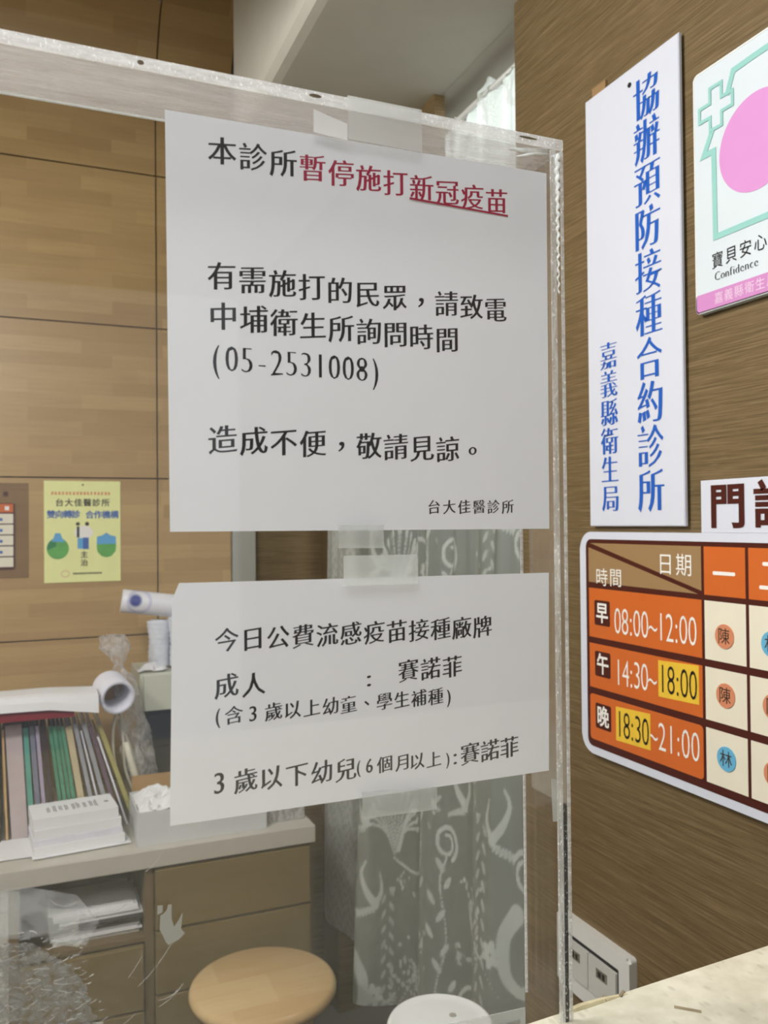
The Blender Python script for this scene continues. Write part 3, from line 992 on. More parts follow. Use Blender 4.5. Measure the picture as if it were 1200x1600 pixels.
letters('header_lettering', M['white'], SF, line('日期', -0.9030, -0.8690, 1.4410, 1.4410, 0.0300 * E1, 1.0), 'regular', sd, 0.0012)
letters('header_lettering', M['white'], SF, line('時間', -1.0400, -1.0080, 1.4155, 1.4165, 0.0270 * E1, 1.05), 'regular', sd, 0.0012)
meshobj('weekday_lettering', poly(SF, rect(-0.8180, -0.7815, 1.4315, 1.4360, 0.002), 0.0009, 0.0012), M['white'], sd)
bm = poly(SF, rect(-0.7400, -0.7150, 1.4460, 1.4505, 0.002), 0.0009, 0.0012)
poly(SF, rect(-0.7450, -0.7100, 1.4185, 1.4230, 0.002), 0.0009, 0.0012, bm)
meshobj('weekday_lettering', bm, M['white'], sd)
for z, c_ in ((1.3620, '早'), (1.2855, '午'), (1.2075, '晚')):
    t_ = meshobj('session_tab', poly(SF, rect(-1.0590, -1.0225, z - 0.0185, z + 0.0190, 0.003), 0.0009, 0.0012), M['maroon'], sd)
    q = letters('session_lettering', M['white'], SF, [(c_, -1.0405, z + 0.0002, 0.0310 * E1, 0.9)], 'bold', sd, 0.0015)
    q.parent = t_
    q.matrix_parent_inverse = Matrix.Identity(4)
CE = 0.0375 / 0.72


def times(txt, u0, u1, z0, z1, mat, root, w=0.0012, em_=0.0425, sx=0.62, style='light', name='time_lettering'):
    adv = {':': 0.55, '~': 1.0}
    tot = sum(adv.get(c, 1.0) for c in txt)
    x, its = 0.0, []
    for c in txt:
        a = adv.get(c, 1.0)
        s = (x + a / 2) / tot
        its.append((c, u0 + (u1 - u0) * s, z0 + (z1 - z0) * s, em_ * 1.30, sx))
        x += a
    return letters(name, M[mat], SF, its, style, root, w)


times('08:00~12:00', -1.0130, -0.8460, 1.3545, 1.3570, 'white', sd)
times('14:30~', -1.0120, -0.9240, 1.2800, 1.2835, 'white', sd)
times('~21:00', -0.9400, -0.8430, 1.2065, 1.2090, 'white', sd)
for z, u0, u1, txt, lb in ((1.2865, -0.9195, -0.8440, '18:00', 'yellow sticker in the afternoon row'), (1.2060, -1.0110, -0.9370, '18:30', 'yellow sticker in the evening row')):
    st = meshobj('time_sticker', poly(SF, [(u0, z - 0.0255), (u1, z - 0.0225), (u1, z + 0.0275), (u0, z + 0.0235)], 0.0009, 0.0014), M['yellow'], sd)
    st['label'] = lb
    q = times(txt, u0 + 0.001, u1 - 0.002, z, z + 0.001, 'black', sd, 0.0018, 0.0425, 0.60)
    q.parent = st
    q.matrix_parent_inverse = Matrix.Translation(sd.location).inverted() @ Matrix.Translation(sd.location)
for u, z, mat, ch, lb in ((-0.7995, 1.3565, 'magorange', '陳', 'salmon round name disc in the morning row of the Monday column'),
                          (-0.7990, 1.2840, 'magorange', '陳', 'salmon round name disc in the afternoon row of the Monday column'),
                          (-0.7990, 1.2065, 'magblue', '林', 'blue round name disc at the bottom of the Monday column'),
                          (-0.7275, 1.3560, 'magblue', '林', 'blue round name disc cut by the right picture edge'),
                          (-0.7265, 1.2840, 'magorange', '陳', 'salmon round disc at the right picture edge, upper of two'),
                          (-0.7265, 1.2065, 'magorange', '陳', 'salmon round disc at the right picture edge, lower of two')):
    t_ = thing('name_disc', lb, 'name disc', (0.789, -u, z), 'round name discs on the timetable')
    meshobj('disc', poly(SF, disc(u, z, 0.0150, 40), 0.0009, 0.0022, bev=0.0004), M[mat], t_)
    letters('lettering', M['brownink'], SF, [(ch, u, z, 0.0205 * E1, 0.95)], 'regular', t_, 0.0025)

# ------------------------------------------------------------------ switch plate
sw = thing('switch_plate', 'white plastic switch plate low on the brown wall behind the screen edge', 'switch', (0.8, 1.08, 0.79))
PF = Facing('right', 0.8)
bm = poly(PF, rect(-1.1640, -0.9850, 0.7600, 0.8740, 0.006), 0.0002, 0.014, bev=0.004)
meshobj('plate', bm, M['plate'], sw)
meshobj('recess', poly(PF, rect(-1.1430, -1.0090, 0.7870, 0.8490, 0.002), 0.0140, 0.0146), M['dark'], sw)
for k, (a, b) in enumerate(((-1.1420, -1.0770), (-1.0755, -1.0105))):
    r_ = meshobj('rocker', poly(PF, rect(a, b, 0.7885, 0.8440, 0.001), 0.0146, 0.0185, bev=0.0012), M['rocker'], sw)
    q = poly(PF, rect((a + b) / 2 - 0.013, (a + b) / 2 + 0.013, 0.8180, 0.8320), 0.0186, 0.0190)
    q = meshobj('label_window', q, M['window'], sw)
    q.parent = r_
    q.matrix_parent_inverse = Matrix.Identity(4)
    q2 = poly(PF, rect((a + b) / 2 - 0.008, (a + b) / 2 - 0.001, 0.8205, 0.8290), 0.0190, 0.0192)
    poly(PF, rect((a + b) / 2 + 0.002, (a + b) / 2 + 0.008, 0.8205, 0.8290), 0.0190, 0.0192, q2)
    q2 = meshobj('indicator', q2, M['dark'], sw)
    q2.parent = r_
    q2.matrix_parent_inverse = Matrix.Identity(4)

# ------------------------------------------------------------------ back wall: yellow poster and small timetable
BF = Facing('back', BACK)
yp = thing('wall_poster', 'pale lemon poster with blue and green emblems on the wooden wall', 'poster', (0.146, BACK, 1.337))
U0, U1, V0, V1 = 0.0415, 0.2505, 1.3370, 1.6290
PX = lambda s, t_: (U0 + (U1 - U0) * s, V0 + (V1 - V0) * t_)
meshobj('panel', poly(BF, rect(U0, U1, V0, V1), 0.0005, 0.0035), M['lemon'], yp)
meshobj('pin', poly(BF, disc(*PX(0.5, 0.962), 0.0025, 16), 0.0035, 0.0055), M['stain'], yp)


def prow(txt, s0, s1, t_, em_, mat, style='bold', name='lettering'):
    a, b = PX(s0, t_), PX(s1, t_)
    return letters(name, M[mat], BF, line(txt, a[0], b[0], a[1], b[1], em_ * E1), style, yp, 0.0039)


bm = bmesh.new()
rs = random.Random(5)
for k in range(17):                           # a line too small to read
    a = PX(0.09 + 0.79 * k / 17, 0.878)
    for j in range(3):
        poly(BF, rect(a[0], a[0] + 0.0072 * rs.uniform(.6, 1), a[1] - 0.0042 + 0.003 * j, a[1] - 0.0025 + 0.003 * j), 0.0036, 0.0038, bm)
    x = a[0] + rs.uniform(0.001, 0.005)
    poly(BF, rect(x, x + 0.0014, a[1] - 0.0045, a[1] + 0.0045), 0.0036, 0.0038, bm)
p = meshobj('heading', bm, M['redorange'], yp)
p['label'] = 'orange line of small print'
prow('台大佳醫診所', 0.20, 0.80, 0.785, 0.0220, 'brownink')
prow('雙向轉診', 0.09, 0.41, 0.670, 0.0225, 'blueprint', 'heavy')
prow('合作機構', 0.59, 0.92, 0.665, 0.0225, 'blueprint', 'heavy')
prow('主', 0.515, 0.515, 0.270, 0.0195, 'brownink')
prow('治', 0.515, 0.515, 0.190, 0.0195, 'brownink')
bm = poly(BF, disc(*PX(0.435, 0.575), 0.0058, 12, 0.0052), 0.0036, 0.0038)
poly(BF, disc(*PX(0.555, 0.575), 0.0058, 12, 0.0058), 0.0036, 0.0038, bm)
poly(BF, rect(*[PX(0.42, 0)[0], PX(0.455, 0)[0]], PX(0, 0.44)[1], PX(0, 0.55)[1]), 0.0036, 0.0038, bm)
meshobj('figure_heads', bm, M['brownink'], yp)
meshobj('pale_ground', poly(BF, disc(*PX(0.51, 0.49), 0.026, 24, 0.020), 0.00355, 0.0036), M['white'], yp)
a, b = PX(0.43, 0.33), PX(0.50, 0.435)
meshobj('blue_tile', poly(BF, rect(a[0], b[0], a[1], b[1]), 0.0036, 0.0038), M['lightblue'], yp)
a, b = PX(0.50, 0.325), PX(0.575, 0.44)
meshobj('dark_tile', poly(BF, rect(a[0], b[0], a[1], b[1]), 0.0036, 0.0038), M['blueprint'], yp)
c = PX(0.175, 0.335)
meshobj('round_emblem', poly(BF, disc(c[0], c[1], 0.0295, 36, 0.0305), 0.0036, 0.0038), M['green'], yp)
half = [(c[0] + 0.0295 * math.cos(R(a_)), c[1] + 0.0305 * math.sin(R(a_))) for a_ in range(100, 190, 8)]
meshobj('emblem_shade', poly(BF, half + [(c[0] - 0.004, c[1] + 0.006)], 0.0038, 0.0040), M['dkgreen'], yp)
bm = poly(BF, [(c[0] - 0.017, c[1] + 0.020), (c[0] + 0.019, c[1] + 0.018), (c[0] + 0.010, c[1] + 0.034), (c[0] + 0.007, c[1] + 0.044), (c[0] - 0.007, c[1] + 0.044), (c[0] - 0.010, c[1] + 0.034)], 0.0040, 0.0042)
meshobj('emblem_sky', bm, M['lightblue'], yp)
c = PX(0.81, 0.345)
sh = [(c[0] - 0.027, c[1]), (c[0] - 0.025, c[1] - 0.014), (c[0] - 0.014, c[1] - 0.027), (c[0], c[1] - 0.031), (c[0] + 0.014, c[1] - 0.027), (c[0] + 0.025, c[1] - 0.014), (c[0] + 0.027, c[1])]
meshobj('shield_lower', poly(BF, sh + [(c[0] + 0.027, c[1] + 0.010), (c[0] - 0.027, c[1] + 0.010)], 0.0036, 0.0038), M['green'], yp)
meshobj('shield_upper', poly(BF, [(c[0] - 0.027, c[1] + 0.008), (c[0] + 0.027, c[1] + 0.008), (c[0] + 0.026, c[1] + 0.030), (c[0] + 0.012, c[1] + 0.033), (c[0], c[1] + 0.041), (c[0] - 0.012, c[1] + 0.033), (c[0] - 0.026, c[1] + 0.030)], 0.0038, 0.0040), M['lightblue'], yp)
c = PX(0.27, 0.085)
meshobj('seal', stroke(BF, disc(c[0], c[1], 0.011, 20, 0.009), 0.0022, 0.0036, 0.0038, closed=True), M['rose'], yp)
bm = bmesh.new()
for k in range(16):
    a = PX(0.37 + 0.38 * k / 16, 0.085)
    poly(BF, rect(a[0], a[0] + 0.0036, a[1] - 0.0026 * rs.uniform(.7, 1), a[1] + 0.0026), 0.0036, 0.0038, bm)
meshobj('small_print', bm, M['brownink'], yp)

tt = thing('wall_timetable', 'small orange-headed timetable in a clear sleeve on the wooden wall', 'timetable', (-0.13, BACK, 1.3534))
meshobj('sleeve', poly(BF, rect(-0.262, 0.0015, 1.3534, 1.6215), 0.0005, 0.0020), M['sleeve'], tt)
meshobj('board', poly(BF, rect(-0.230, -0.0355, 1.3800, 1.5650, 0.006), 0.0022, 0.0050), M['maroon'], tt)
meshobj('header', poly(BF, rect(-0.228, -0.0385, 1.5390, 1.5630), 0.0050, 0.0054), M['orange'], tt)
bm = bmesh.new()
for k in range(5):
    z1 = 1.5350 - 0.0305 * k
    poly(BF, rect(-0.228, -0.0385, z1 - 0.0270, z1, 0.002), 0.0050, 0.0054, bm)
meshobj('rows', bm, M['cream'], tt)
for k in range(4):
    meshobj('row_mark', poly(BF, rect(-0.0740, -0.0660, 1.5150 - 0.0305 * k, 1.5230 - 0.0305 * k), 0.0054, 0.0056), M['blueprint'], tt)
bm = poly(BF, rect(-0.0600, -0.0490, 1.5450, 1.5560), 0.0054, 0.0056)
meshobj('header_marks', bm, M['white'], tt)
letters('title', M['maroon'], BF, [('表', -0.0580, 1.5900, 0.0150 * E1, 0.95)], 'heavy', tt, 0.0024)

# ------------------------------------------------------------------ desk
dk = thing('desk', 'grey-topped wooden desk with drawers along the wooden wall', 'desk', (0, 2.3, 0))
DT = 0.757
meshobj('desktop', B(-1.3, 0.650, 2.0, 2.585, 0.716, DT, 0.003), M['desktop'], dk)
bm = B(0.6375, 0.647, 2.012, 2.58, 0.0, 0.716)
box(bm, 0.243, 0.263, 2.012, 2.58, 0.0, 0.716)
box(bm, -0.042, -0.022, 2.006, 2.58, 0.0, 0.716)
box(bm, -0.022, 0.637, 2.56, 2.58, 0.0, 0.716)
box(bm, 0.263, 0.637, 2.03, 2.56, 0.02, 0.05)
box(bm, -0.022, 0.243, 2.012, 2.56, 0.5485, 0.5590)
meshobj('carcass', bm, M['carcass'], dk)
meshobj('side_panel', B(-0.62, -0.0425, 2.004, 2.022, 0.0, 0.7155), M['desktop'], dk)
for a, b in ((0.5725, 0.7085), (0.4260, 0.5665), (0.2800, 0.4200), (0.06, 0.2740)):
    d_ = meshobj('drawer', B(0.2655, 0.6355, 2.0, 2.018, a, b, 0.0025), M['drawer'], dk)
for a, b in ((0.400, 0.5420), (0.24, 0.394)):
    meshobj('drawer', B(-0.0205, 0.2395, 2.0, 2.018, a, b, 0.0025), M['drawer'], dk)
meshobj('inner_shelf', B(-0.021, 0.2425, 2.03, 2.555, 0.5955, 0.6000), M['dark'], dk)


def sheaf(name, label, x0, x1, y0, y1, z0, n, th, mat, cat, group=None, seed=1, jit=0.004):
    rs_ = random.Random(seed)
    b_ = bmesh.new()
    for k in range(n):
        dx, dy, a = rs_.gauss(0, jit), rs_.gauss(0, jit), rs_.gauss(0, 0.008)
        box(b_, x0 + dx, x1 + dx, y0 + dy, y1 + dy, z0 + k * th, z0 + (k + 1) * th - 0.0002, rot=Matrix.Rotation(a, 3, 'Z'), piv=((x0 + x1) / 2, (y0 + y1) / 2, 0))
    o_ = meshobj(name, b_, M[mat])
    return tag(o_, label, cat, group)


sheaf('paper_pile', 'white paper pile on the upper shelf of the open desk bay', 0.052, 0.236, 2.05, 2.19, 0.6002, 6, 0.0042, 'paper2', 'papers', 'paper piles in the desk bay', 2)
sheaf('paper_pile', 'white paper pile at the bottom of the open desk bay', 0.048, 0.234, 2.045, 2.19, 0.5592, 5, 0.0042, 'paper2', 'papers', 'paper piles in the desk bay', 4)

# folders standing in a row, leaning more and more to the left
FG = 'folders standing on the desk'
M['f_black'] = plain('black_folder', srgb(42, 40, 44), 0.5)
M['f_tan'] = plain('tan_folder', srgb(196, 160, 112), 0.6)
M['f_pink'] = plain('pinkish_grey_file', srgb(186, 172, 172), 0.6, 0.05)
M['f_teal'] = plain('teal_folder', srgb(92, 160, 144), 0.5)
M['f_blue'] = plain('blue_grey_folder', srgb(122, 124, 142), 0.5)
M['f_lilac'] = plain('lilac_folder', srgb(168, 156, 178), 0.5)
M['f_brown'] = plain('dark_brown_folder', srgb(58, 46, 42), 0.5)
M['f_green'] = plain('green_folder', srgb(78, 142, 112), 0.5)
M['f_beige'] = plain('beige_folder', srgb(190, 176, 142), 0.6)
M['f_grey'] = plain('grey_folder', srgb(150, 152, 158), 0.5)
M['f_white'] = plain('white_folder', srgb(222, 222, 232), 0.5)
M['f_plum'] = plain('plum_folder', srgb(104, 84, 100), 0.5)
M['f_olive'] = plain('olive_folder', srgb(164, 156, 96), 0.5)
fl = [('black', -0.0845, .018, 1, .26, 'black folder leftmost in the row on the desk'), ('tan', -0.0600, .005, 2, .27, 'thin tan folder beside the thick pinkish file'),
      ('pink', -0.0525, .036, 3, .278, 'thick pinkish grey file in the row on the desk'), ('teal', -0.0145, .012, 3.4, .268, 'teal folder beside the thick pinkish file'),
      ('blue', 0.0000, .011, 4, .272, 'blue-grey folder between teal and lilac folders'), ('lilac', 0.0130, .008, 4.6, .273, 'lilac folder left of the dark brown one'),
      ('brown', 0.0230, .014, 5.2, .272, 'dark brown folder left of the green folders'),
      ('green', 0.0410, .0082, 7, .270, 'leftmost of the four green folders'), ('green', 0.0502, .0082, 7.4, .270, 'second green folder from the left'),
      ('green', 0.0594, .0082, 7.8, .269, 'third green folder from the left'), ('green', 0.0686, .0082, 8.2, .268, 'rightmost of the four green folders'),
      ('beige', 0.0785, .0150, 9, .266, 'beige folder right of the green folders'), ('grey', 0.0965, .0095, 11, .272, 'grey folder beside the beige one'),
      ('white', 0.1085, .0045, 12.5, .255, 'thin white folder right of the grey one'), ('grey', 0.1155, .0100, 14, .272, 'grey folder between the two white ones'),
      ('plum', 0.1285, .0085, 15.5, .270, 'plum folder near the right end of the row'), ('white', 0.1395, .0045, 17, .240, 'thin white folder beside the olive one'),
      ('olive', 0.1475, .0110, 18.5, .270, 'olive yellow folder at the right end of the row')]
for cname, xt, th, lean, h, lb in fl:
    a = R(lean)
    L = h / math.cos(a) - th * math.tan(a) * 0.5
    xb = xt + 0.27 * math.tan(a)
    f_ = thing('folder', lb, 'folder', (xb, 2.3, DT), FG)
    rot = Matrix.Rotation(-a, 3, 'Y')
    piv = Vector((xb + th, 0, DT + th * math.sin(a)))
    y1 = 2.20 + random.uniform(-0.006, 0.006)
    z0 = DT + th * math.sin(a) + 0.0005
    zt = z0 + h - 0.008
    b_ = B(xb, xb + 0.0012, y1, y1 + 0.22, z0, zt, rot=rot, piv=piv)
    box(b_, xb + th - 0.0012, xb + th, y1, y1 + 0.22, z0, zt, rot=rot, piv=piv)
    box(b_, xb, xb + th, y1 - 0.001, y1 + 0.0002, z0, zt, 0.0006, rot=rot, piv=piv)
    meshobj('cover', b_, M['f_' + cname], f_)
    meshobj('pages', B(xb + 0.0014, xb + th - 0.0014, y1 + 0.002, y1 + 0.215, z0 + 0.002, zt - 0.004, rot=rot, piv=piv), M['paper2'], f_)

bd = thing('binder', 'dark red binder lying across the tops of the folders', 'binder', (-0.08, 2.29, 1.0445))
bm = B(-0.27, 0.100, 2.155, 2.43, 1.0450, 1.0475)
box(bm, -0.27, 0.100, 2.155, 2.43, 1.0630, 1.0655)
box(bm, -0.27, 0.100, 2.153, 2.156, 1.0450, 1.0655, 0.0008)
meshobj('cover', bm, M['darkred'], bd)
meshobj('pages', B(-0.268, 0.097, 2.158, 2.425, 1.0477, 1.0628), M['paper2'], bd)
# white carton lid / sheet drooping over the binder
t = bmesh.new()
rows = []
for i in range(25):
    x = -0.28 + 0.435 * i / 24
    row = []
    for k, (y, z) in enumerate(((2.292, 1.0685), (2.288, 1.094), (2.25, 1.100), (2.20, 1.101), (2.168, 1.100), (2.152, 1.097), (2.147, 1.086), (2.144, 1.069))):
        zz = z + 0.003 * math.sin(5 * x + k * 0.5) - (0.008 * max(0, x - 0.05) / 0.1 if k > 5 else 0) - max(0, x - 0.04) * 0.06
        row.append(t.verts.new((x, y, zz)))
    rows.append(row)
for a, b in zip(rows, rows[1:]):
    for k in range(7):
        t.faces.new((a[k], b[k], b[k + 1], a[k + 1]))
o = meshobj('paper_sheet', t, M['paper2'])
tag(o, 'long white sheet folded over the dark red binder', 'paper')

# papers and pads on the desk
sheaf('paper_sheets', 'loose white sheets spread at the left of the desk', -0.22, 0.020, 2.065, 2.185, DT + 0.0003, 3, 0.0012, 'paper2', 'papers', None, 8, 0.006)
pd = thing('form_pads', 'pile of white printed form pads in front of the folders', 'form pads', (0.105, 2.12, DT))
rs = random.Random(4)
zz = DT + 0.0045
rt_ = Matrix.Rotation(R(5), 3, 'Z')
for k, (th, mt) in enumerate(((0.020, 'paper2'), (0.014, 'f_white'), (0.022, 'paper2'), (0.024, 'paper2'))):
    q = 0.004 * rs.uniform(-1, 1)
    meshobj('pad', B(0.006 + q, 0.204 + q - 0.004 * k, 2.062 + 0.004 * k, 2.186, zz, zz + th - 0.0006, 0.0006, rot=rt_, piv=(0.105, 2.12, 0)), M[mt], pd)
    zz += th
pr_ = bmesh.new()
for k in range(9):
    x = 0.040 + 0.013 * k + rs.uniform(-.002, .002)
    for j in range(2):
        box(pr_, x + 0.004 * j, x + 0.0018 + 0.004 * j, 2.105 + 0.01 * rs.random(), 2.155 - 0.012 * rs.random(), zz - 0.0006, zz - 0.0002, rot=rt_, piv=(0.105, 2.12, 0))
lathe([(0.005, zz - 0.0006), (0.005, zz - 0.0002)], (0.170, 2.135, 0), 16, bm=pr_)
meshobj('print', pr_, M['f_plum'], pd)
meshobj('base_sheet', B(0.0, 0.214, 2.050, 2.190, DT + 0.003, DT + 0.0042, rot=rt_, piv=(0.105, 2.12, 0)), M['paper2'], pd)

# low grey carton tray with a plastic liner
tr = thing('carton_tray', 'low grey-white open carton at the desk edge with a plastic liner', 'tray', (0.38, 2.12, DT))
bm = B(0.2300, 0.5350, 2.030, 2.0335, DT + .0003, 0.8350)
box(bm, 0.2300, 0.2335, 2.0336, 2.20, DT + .0003, 0.8350)
box(bm, 0.5315, 0.5350, 2.0336, 2.20, DT + .0003, 0.8350)
box(bm, 0.2336, 0.5314, 2.1965, 2.20, DT + .0003, 0.8350)
box(bm, 0.2336, 0.5314, 2.0336, 2.1964, DT + .0003, DT + 0.003)
meshobj('walls', bm, M['greybox'], tr)


def crumple(x0, x1, y0, y1, z, amp, seed, nx=26, ny=18):
    b_ = bmesh.new()
    gr = []
    for j in range(ny + 1):
        row = []
        for i in range(nx + 1):
            x, y = x0 + (x1 - x0) * i / nx, y0 + (y1 - y0) * j / ny
            q = noise.fractal(Vector((x * 28 + seed, y * 28, seed)), 0.8, 2.1, 4)
            e = min(i, nx - i, j, ny - j) / 5.0
            row.append(b_.verts.new((x + 0.004 * q, y + 0.004 * math.sin(q * 6), z + amp * (q + 0.9) * min(1, 0.35 + e))))
        gr.append(row)
    for j in range(ny):
        for i in range(nx):
            b_.faces.new((gr[j][i], gr[j][i + 1], gr[j + 1][i + 1], gr[j + 1][i]))
    return b_


meshobj('liner', crumple(0.236, 0.529, 2.038, 2.193, 0.825, 0.024, 3.3), M['paper2'], tr)
o = meshobj('cardboard_flap', B(0.238, 0.335, 2.212, 2.2155, DT + 0.0005, 0.868, rot=Matrix.Rotation(R(-4), 3, 'X'), piv=(0, 2.21, DT)), M['card'])
tag(o, 'brown cardboard flap standing behind the carton tray', 'cardboard')
tb = thing('plastic_tub', 'small clear plastic tub at the right end of the desk', 'tub', (0.595, 2.10, DT))
meshobj('body', B(0.548, 0.640, 2.055, 2.150, DT + 0.0005, 0.792, 0.006, 3), M['wrap'], tb)
meshobj('rim', B(0.545, 0.643, 2.052, 2.153, 0.7925, 0.7985, 0.002), M['wrap'], tb)

# black drawer unit with a cream metal box on it
bu = thing('drawer_unit', 'black plastic drawer unit on the desk under the cream box', 'drawer unit', (0.385, 2.4, DT))
bm = B(0.283, 0.490, 2.32, 2.52, DT + .0005, 1.008, 0.003)
meshobj('body', bm, M['dark'], bu)
for a, b in ((0.775, 0.838), (0.845, 0.908), (0.915, 0.995)):
    d_ = meshobj('drawer', B(0.290, 0.483, 2.310, 2.3195, a, b, 0.002), M['dark'], bu)
    q = meshobj('pull', B(0.355, 0.415, 2.303, 2.3098, a + 0.02, a + 0.027, 0.001), M['f_black'], bu)
    q.parent = d_
    q.matrix_parent_inverse = Matrix.Identity(4)
cb = thing('metal_box', 'cream metal box standing on the black drawer unit', 'box', (0.385, 2.4, 1.0085))
meshobj('body', B(0.270, 0.492, 2.315, 2.52, 1.0085, 1.106, 0.003), M['cream_box'], cb)
meshobj('front', B(0.2785, 0.487, 2.300, 2.3145, 1.0105, 1.1035, 0.002), M['cream_box'], cb)

o = meshobj('plastic_wrapper', crumple(0.268, 0.345, 2.325, 2.375, 1.108, 0.016, 8.1, 16, 12), M['paper2'])
tag(o, 'crumpled white wrapper on top of the cream metal box', 'wrapper')
for x, y, z0, z1, sd_, lb in ((0.333, 2.395, 1.1075, 1.2400, 1, 'farther stack of wrapped white cups on the cream box'), (0.385, 2.360, 1.1075, 1.2520, 5, 'nearer stack of wrapped white cups partly behind the lower notice')):
    prof = []
    for k in range(25):
        s = k / 24
        prof.append((0.026 + 0.004 * s + 0.0035 * abs(math.sin(k * 1.25 + sd_)) - (0.010 if k in (0, 24) else 0), z0 + (z1 - z0) * s))
    o = meshobj('cup_stack', lathe(prof, (x, y, 0), 28, fn=lambda p_, a_: Vector((p_.x * (1 + 0.06 * math.sin(3 * a_ + p_.z * 60)), p_.y, p_.z))), M['cup'], None, True)
    tag(o, lb, 'cups', 'stacks of wrapped paper cups')
# packaged roll across the cup stacks
ax = Matrix.Rotation(R(90), 3, 'Y')
pr = lathe([(0.028, -0.088), (0.031, -0.086), (0.0315, -0.07), (0.0315, 0.07), (0.031, 0.086), (0.028, 0.088)], (0, 0, 0), 40, ax)
o = meshobj('packaged_roll', pr, M['roll'], None, True)
o.location = (0.318, 2.375, 1.2845)
o.rotation_euler = (0, R(8), R(-6))
tag(o, 'white packaged roll with a blue dot lying on the cup stacks', 'roll')

# plastic bag with a cable, and a white paper tube
tu = thing('paper_tube', 'white hollow tube end-on above the folders', 'tube', (0.205, 2.27, 1.078))
ax2 = Matrix.Rotation(R(99), 3, 'X')
ax2 = Matrix.Rotation(R(10), 3, 'Z') @ ax2
prof_o = [(0.0285, 0.0), (0.0300, 0.001), (0.0410, 0.0), (0.0425, -0.002), (0.0425, -0.055)]
bm = bmesh.new()
n = 44
rings = []
for r_, h in ((0.0335, -0.085), (0.0335, -0.002), (0.0345, 0.0), (0.0412, 0.0), (0.0425, -0.002), (0.0425, -0.085)):
    rings.append([bm.verts.new(ax2 @ Vector((r_ * math.cos(2 * math.pi * k / n), r_ * math.sin(2 * math.pi * k / n), h)) + Vector((0.203, 2.180, 1.076))) for k in range(n)])
for A, C_ in zip(rings, rings[1:]):
    for k in range(n):
        bm.faces.new((A[k], A[(k + 1) % n], C_[(k + 1) % n], C_[k]))
bmesh.ops.recalc_face_normals(bm, faces=bm.faces[:])
meshobj('tube_wall', bm, M['f_white'], tu, True)
meshobj('inner_core', lathe([(0.033, -0.084), (0.033, -0.080)], (0.203, 2.180, 1.076), 32, ax2), M['card'], tu)

bg = thing('plastic_bag', 'clear plastic bag with a coiled cable between folders and black drawers', 'bag', (0.235, 2.27, DT))
prof = [(0.012, DT + 0.02), (0.030, DT + 0.03), (0.042, DT + 0.10), (0.044, DT + 0.17), (0.040, DT + 0.24), (0.036, DT + 0.31), (0.030, DT + 0.355), (0.012, DT + 0.385), (0.026, DT + 0.405), (0.044, DT + 0.428), (0.036, DT + 0.456), (0.008, DT + 0.462)]


def bagfn(p_, a_):
    q = noise.fractal(Vector((p_.x * 30, p_.y * 30, p_.z * 16)), 0.8, 2.0, 3)
    k = 1 + 0.35 * q
    hz = p_.z - DT
    return Vector((p_.x * k * 0.86 + 0.044 - 0.205 * hz, p_.y * k * 0.6, p_.z + 0.006 * q))


pp = []
for (r1, h1), (r2, h2) in zip(prof, prof[1:]):
    for k in range(4):
        pp.append((r1 + (r2 - r1) * k / 4, h1 + (h2 - h1) * k / 4))
pp.append(prof[-1])
meshobj('film', lathe(pp, (0.250, 2.272, 0), 36, fn=bagfn), M['wrap'], bg, True)
pts = spline([(0.205, 2.255, 1.03), (0.196, 2.25, 0.97), (0.200, 2.245, 0.90), (0.222, 2.245, 0.83), (0.248, 2.25, 0.80), (0.262, 2.26, 0.83), (0.250, 2.262, 0.90), (0.226, 2.265, 0.97), (0.216, 2.262, 1.02), (0.222, 2.255, 0.95), (0.226, 2.25, 0.88), (0.246, 2.245, 0.82)], 8)
p = meshobj('cable', tube(pts, 0.0036, 8), M['cable'], bg, True)
p['label'] = 'beige coiled cable'
p = meshobj('plug', tube([(0.226, 2.240, 0.95), (0.236, 2.238, 0.91), (0.250, 2.236, 0.86), (0.254, 2.236, 0.845)], [0.007, 0.009, 0.009, 0.006], 10), M['cable'], bg, True)

# ------------------------------------------------------------------ stool
SX, SYc, SZ, SR = 0.468, 1.815, 0.507, 0.159
stl = thing('stool', 'round pale wooden stool in front of the drawers', 'stool', (SX, SYc, 0))
meshobj('seat', lathe([(0.001, SZ - 0.032), (SR - 0.02, SZ - 0.032), (SR - 0.006, SZ - 0.028), (SR, SZ - 0.018), (SR, SZ - 0.012), (SR - 0.004, SZ - 0.004), (SR - 0.012, SZ), (0.001, SZ + 0.0005)], (SX, SYc, 0), 72), M['stoolwood'], stl, True)
for k in range(4):
    a = R(45 + 90 * k)
    meshobj('leg', tube([(SX + 0.10 * math.cos(a), SYc + 0.10 * math.sin(a), SZ - 0.033), (SX + 0.15 * math.cos(a), SYc + 0.15 * math.sin(a), 0.0)], [0.017, 0.013], 14), M['stoolwood'], stl, True)
bm = bmesh.new()
pts = [(SX + 0.128 * math.cos(2 * math.pi * k / 40), SYc + 0.128 * math.sin(2 * math.pi * k / 40), 0.20) for k in range(41)]
meshobj('foot_ring', tube(pts, 0.007, 8), M['rod'], stl, True)

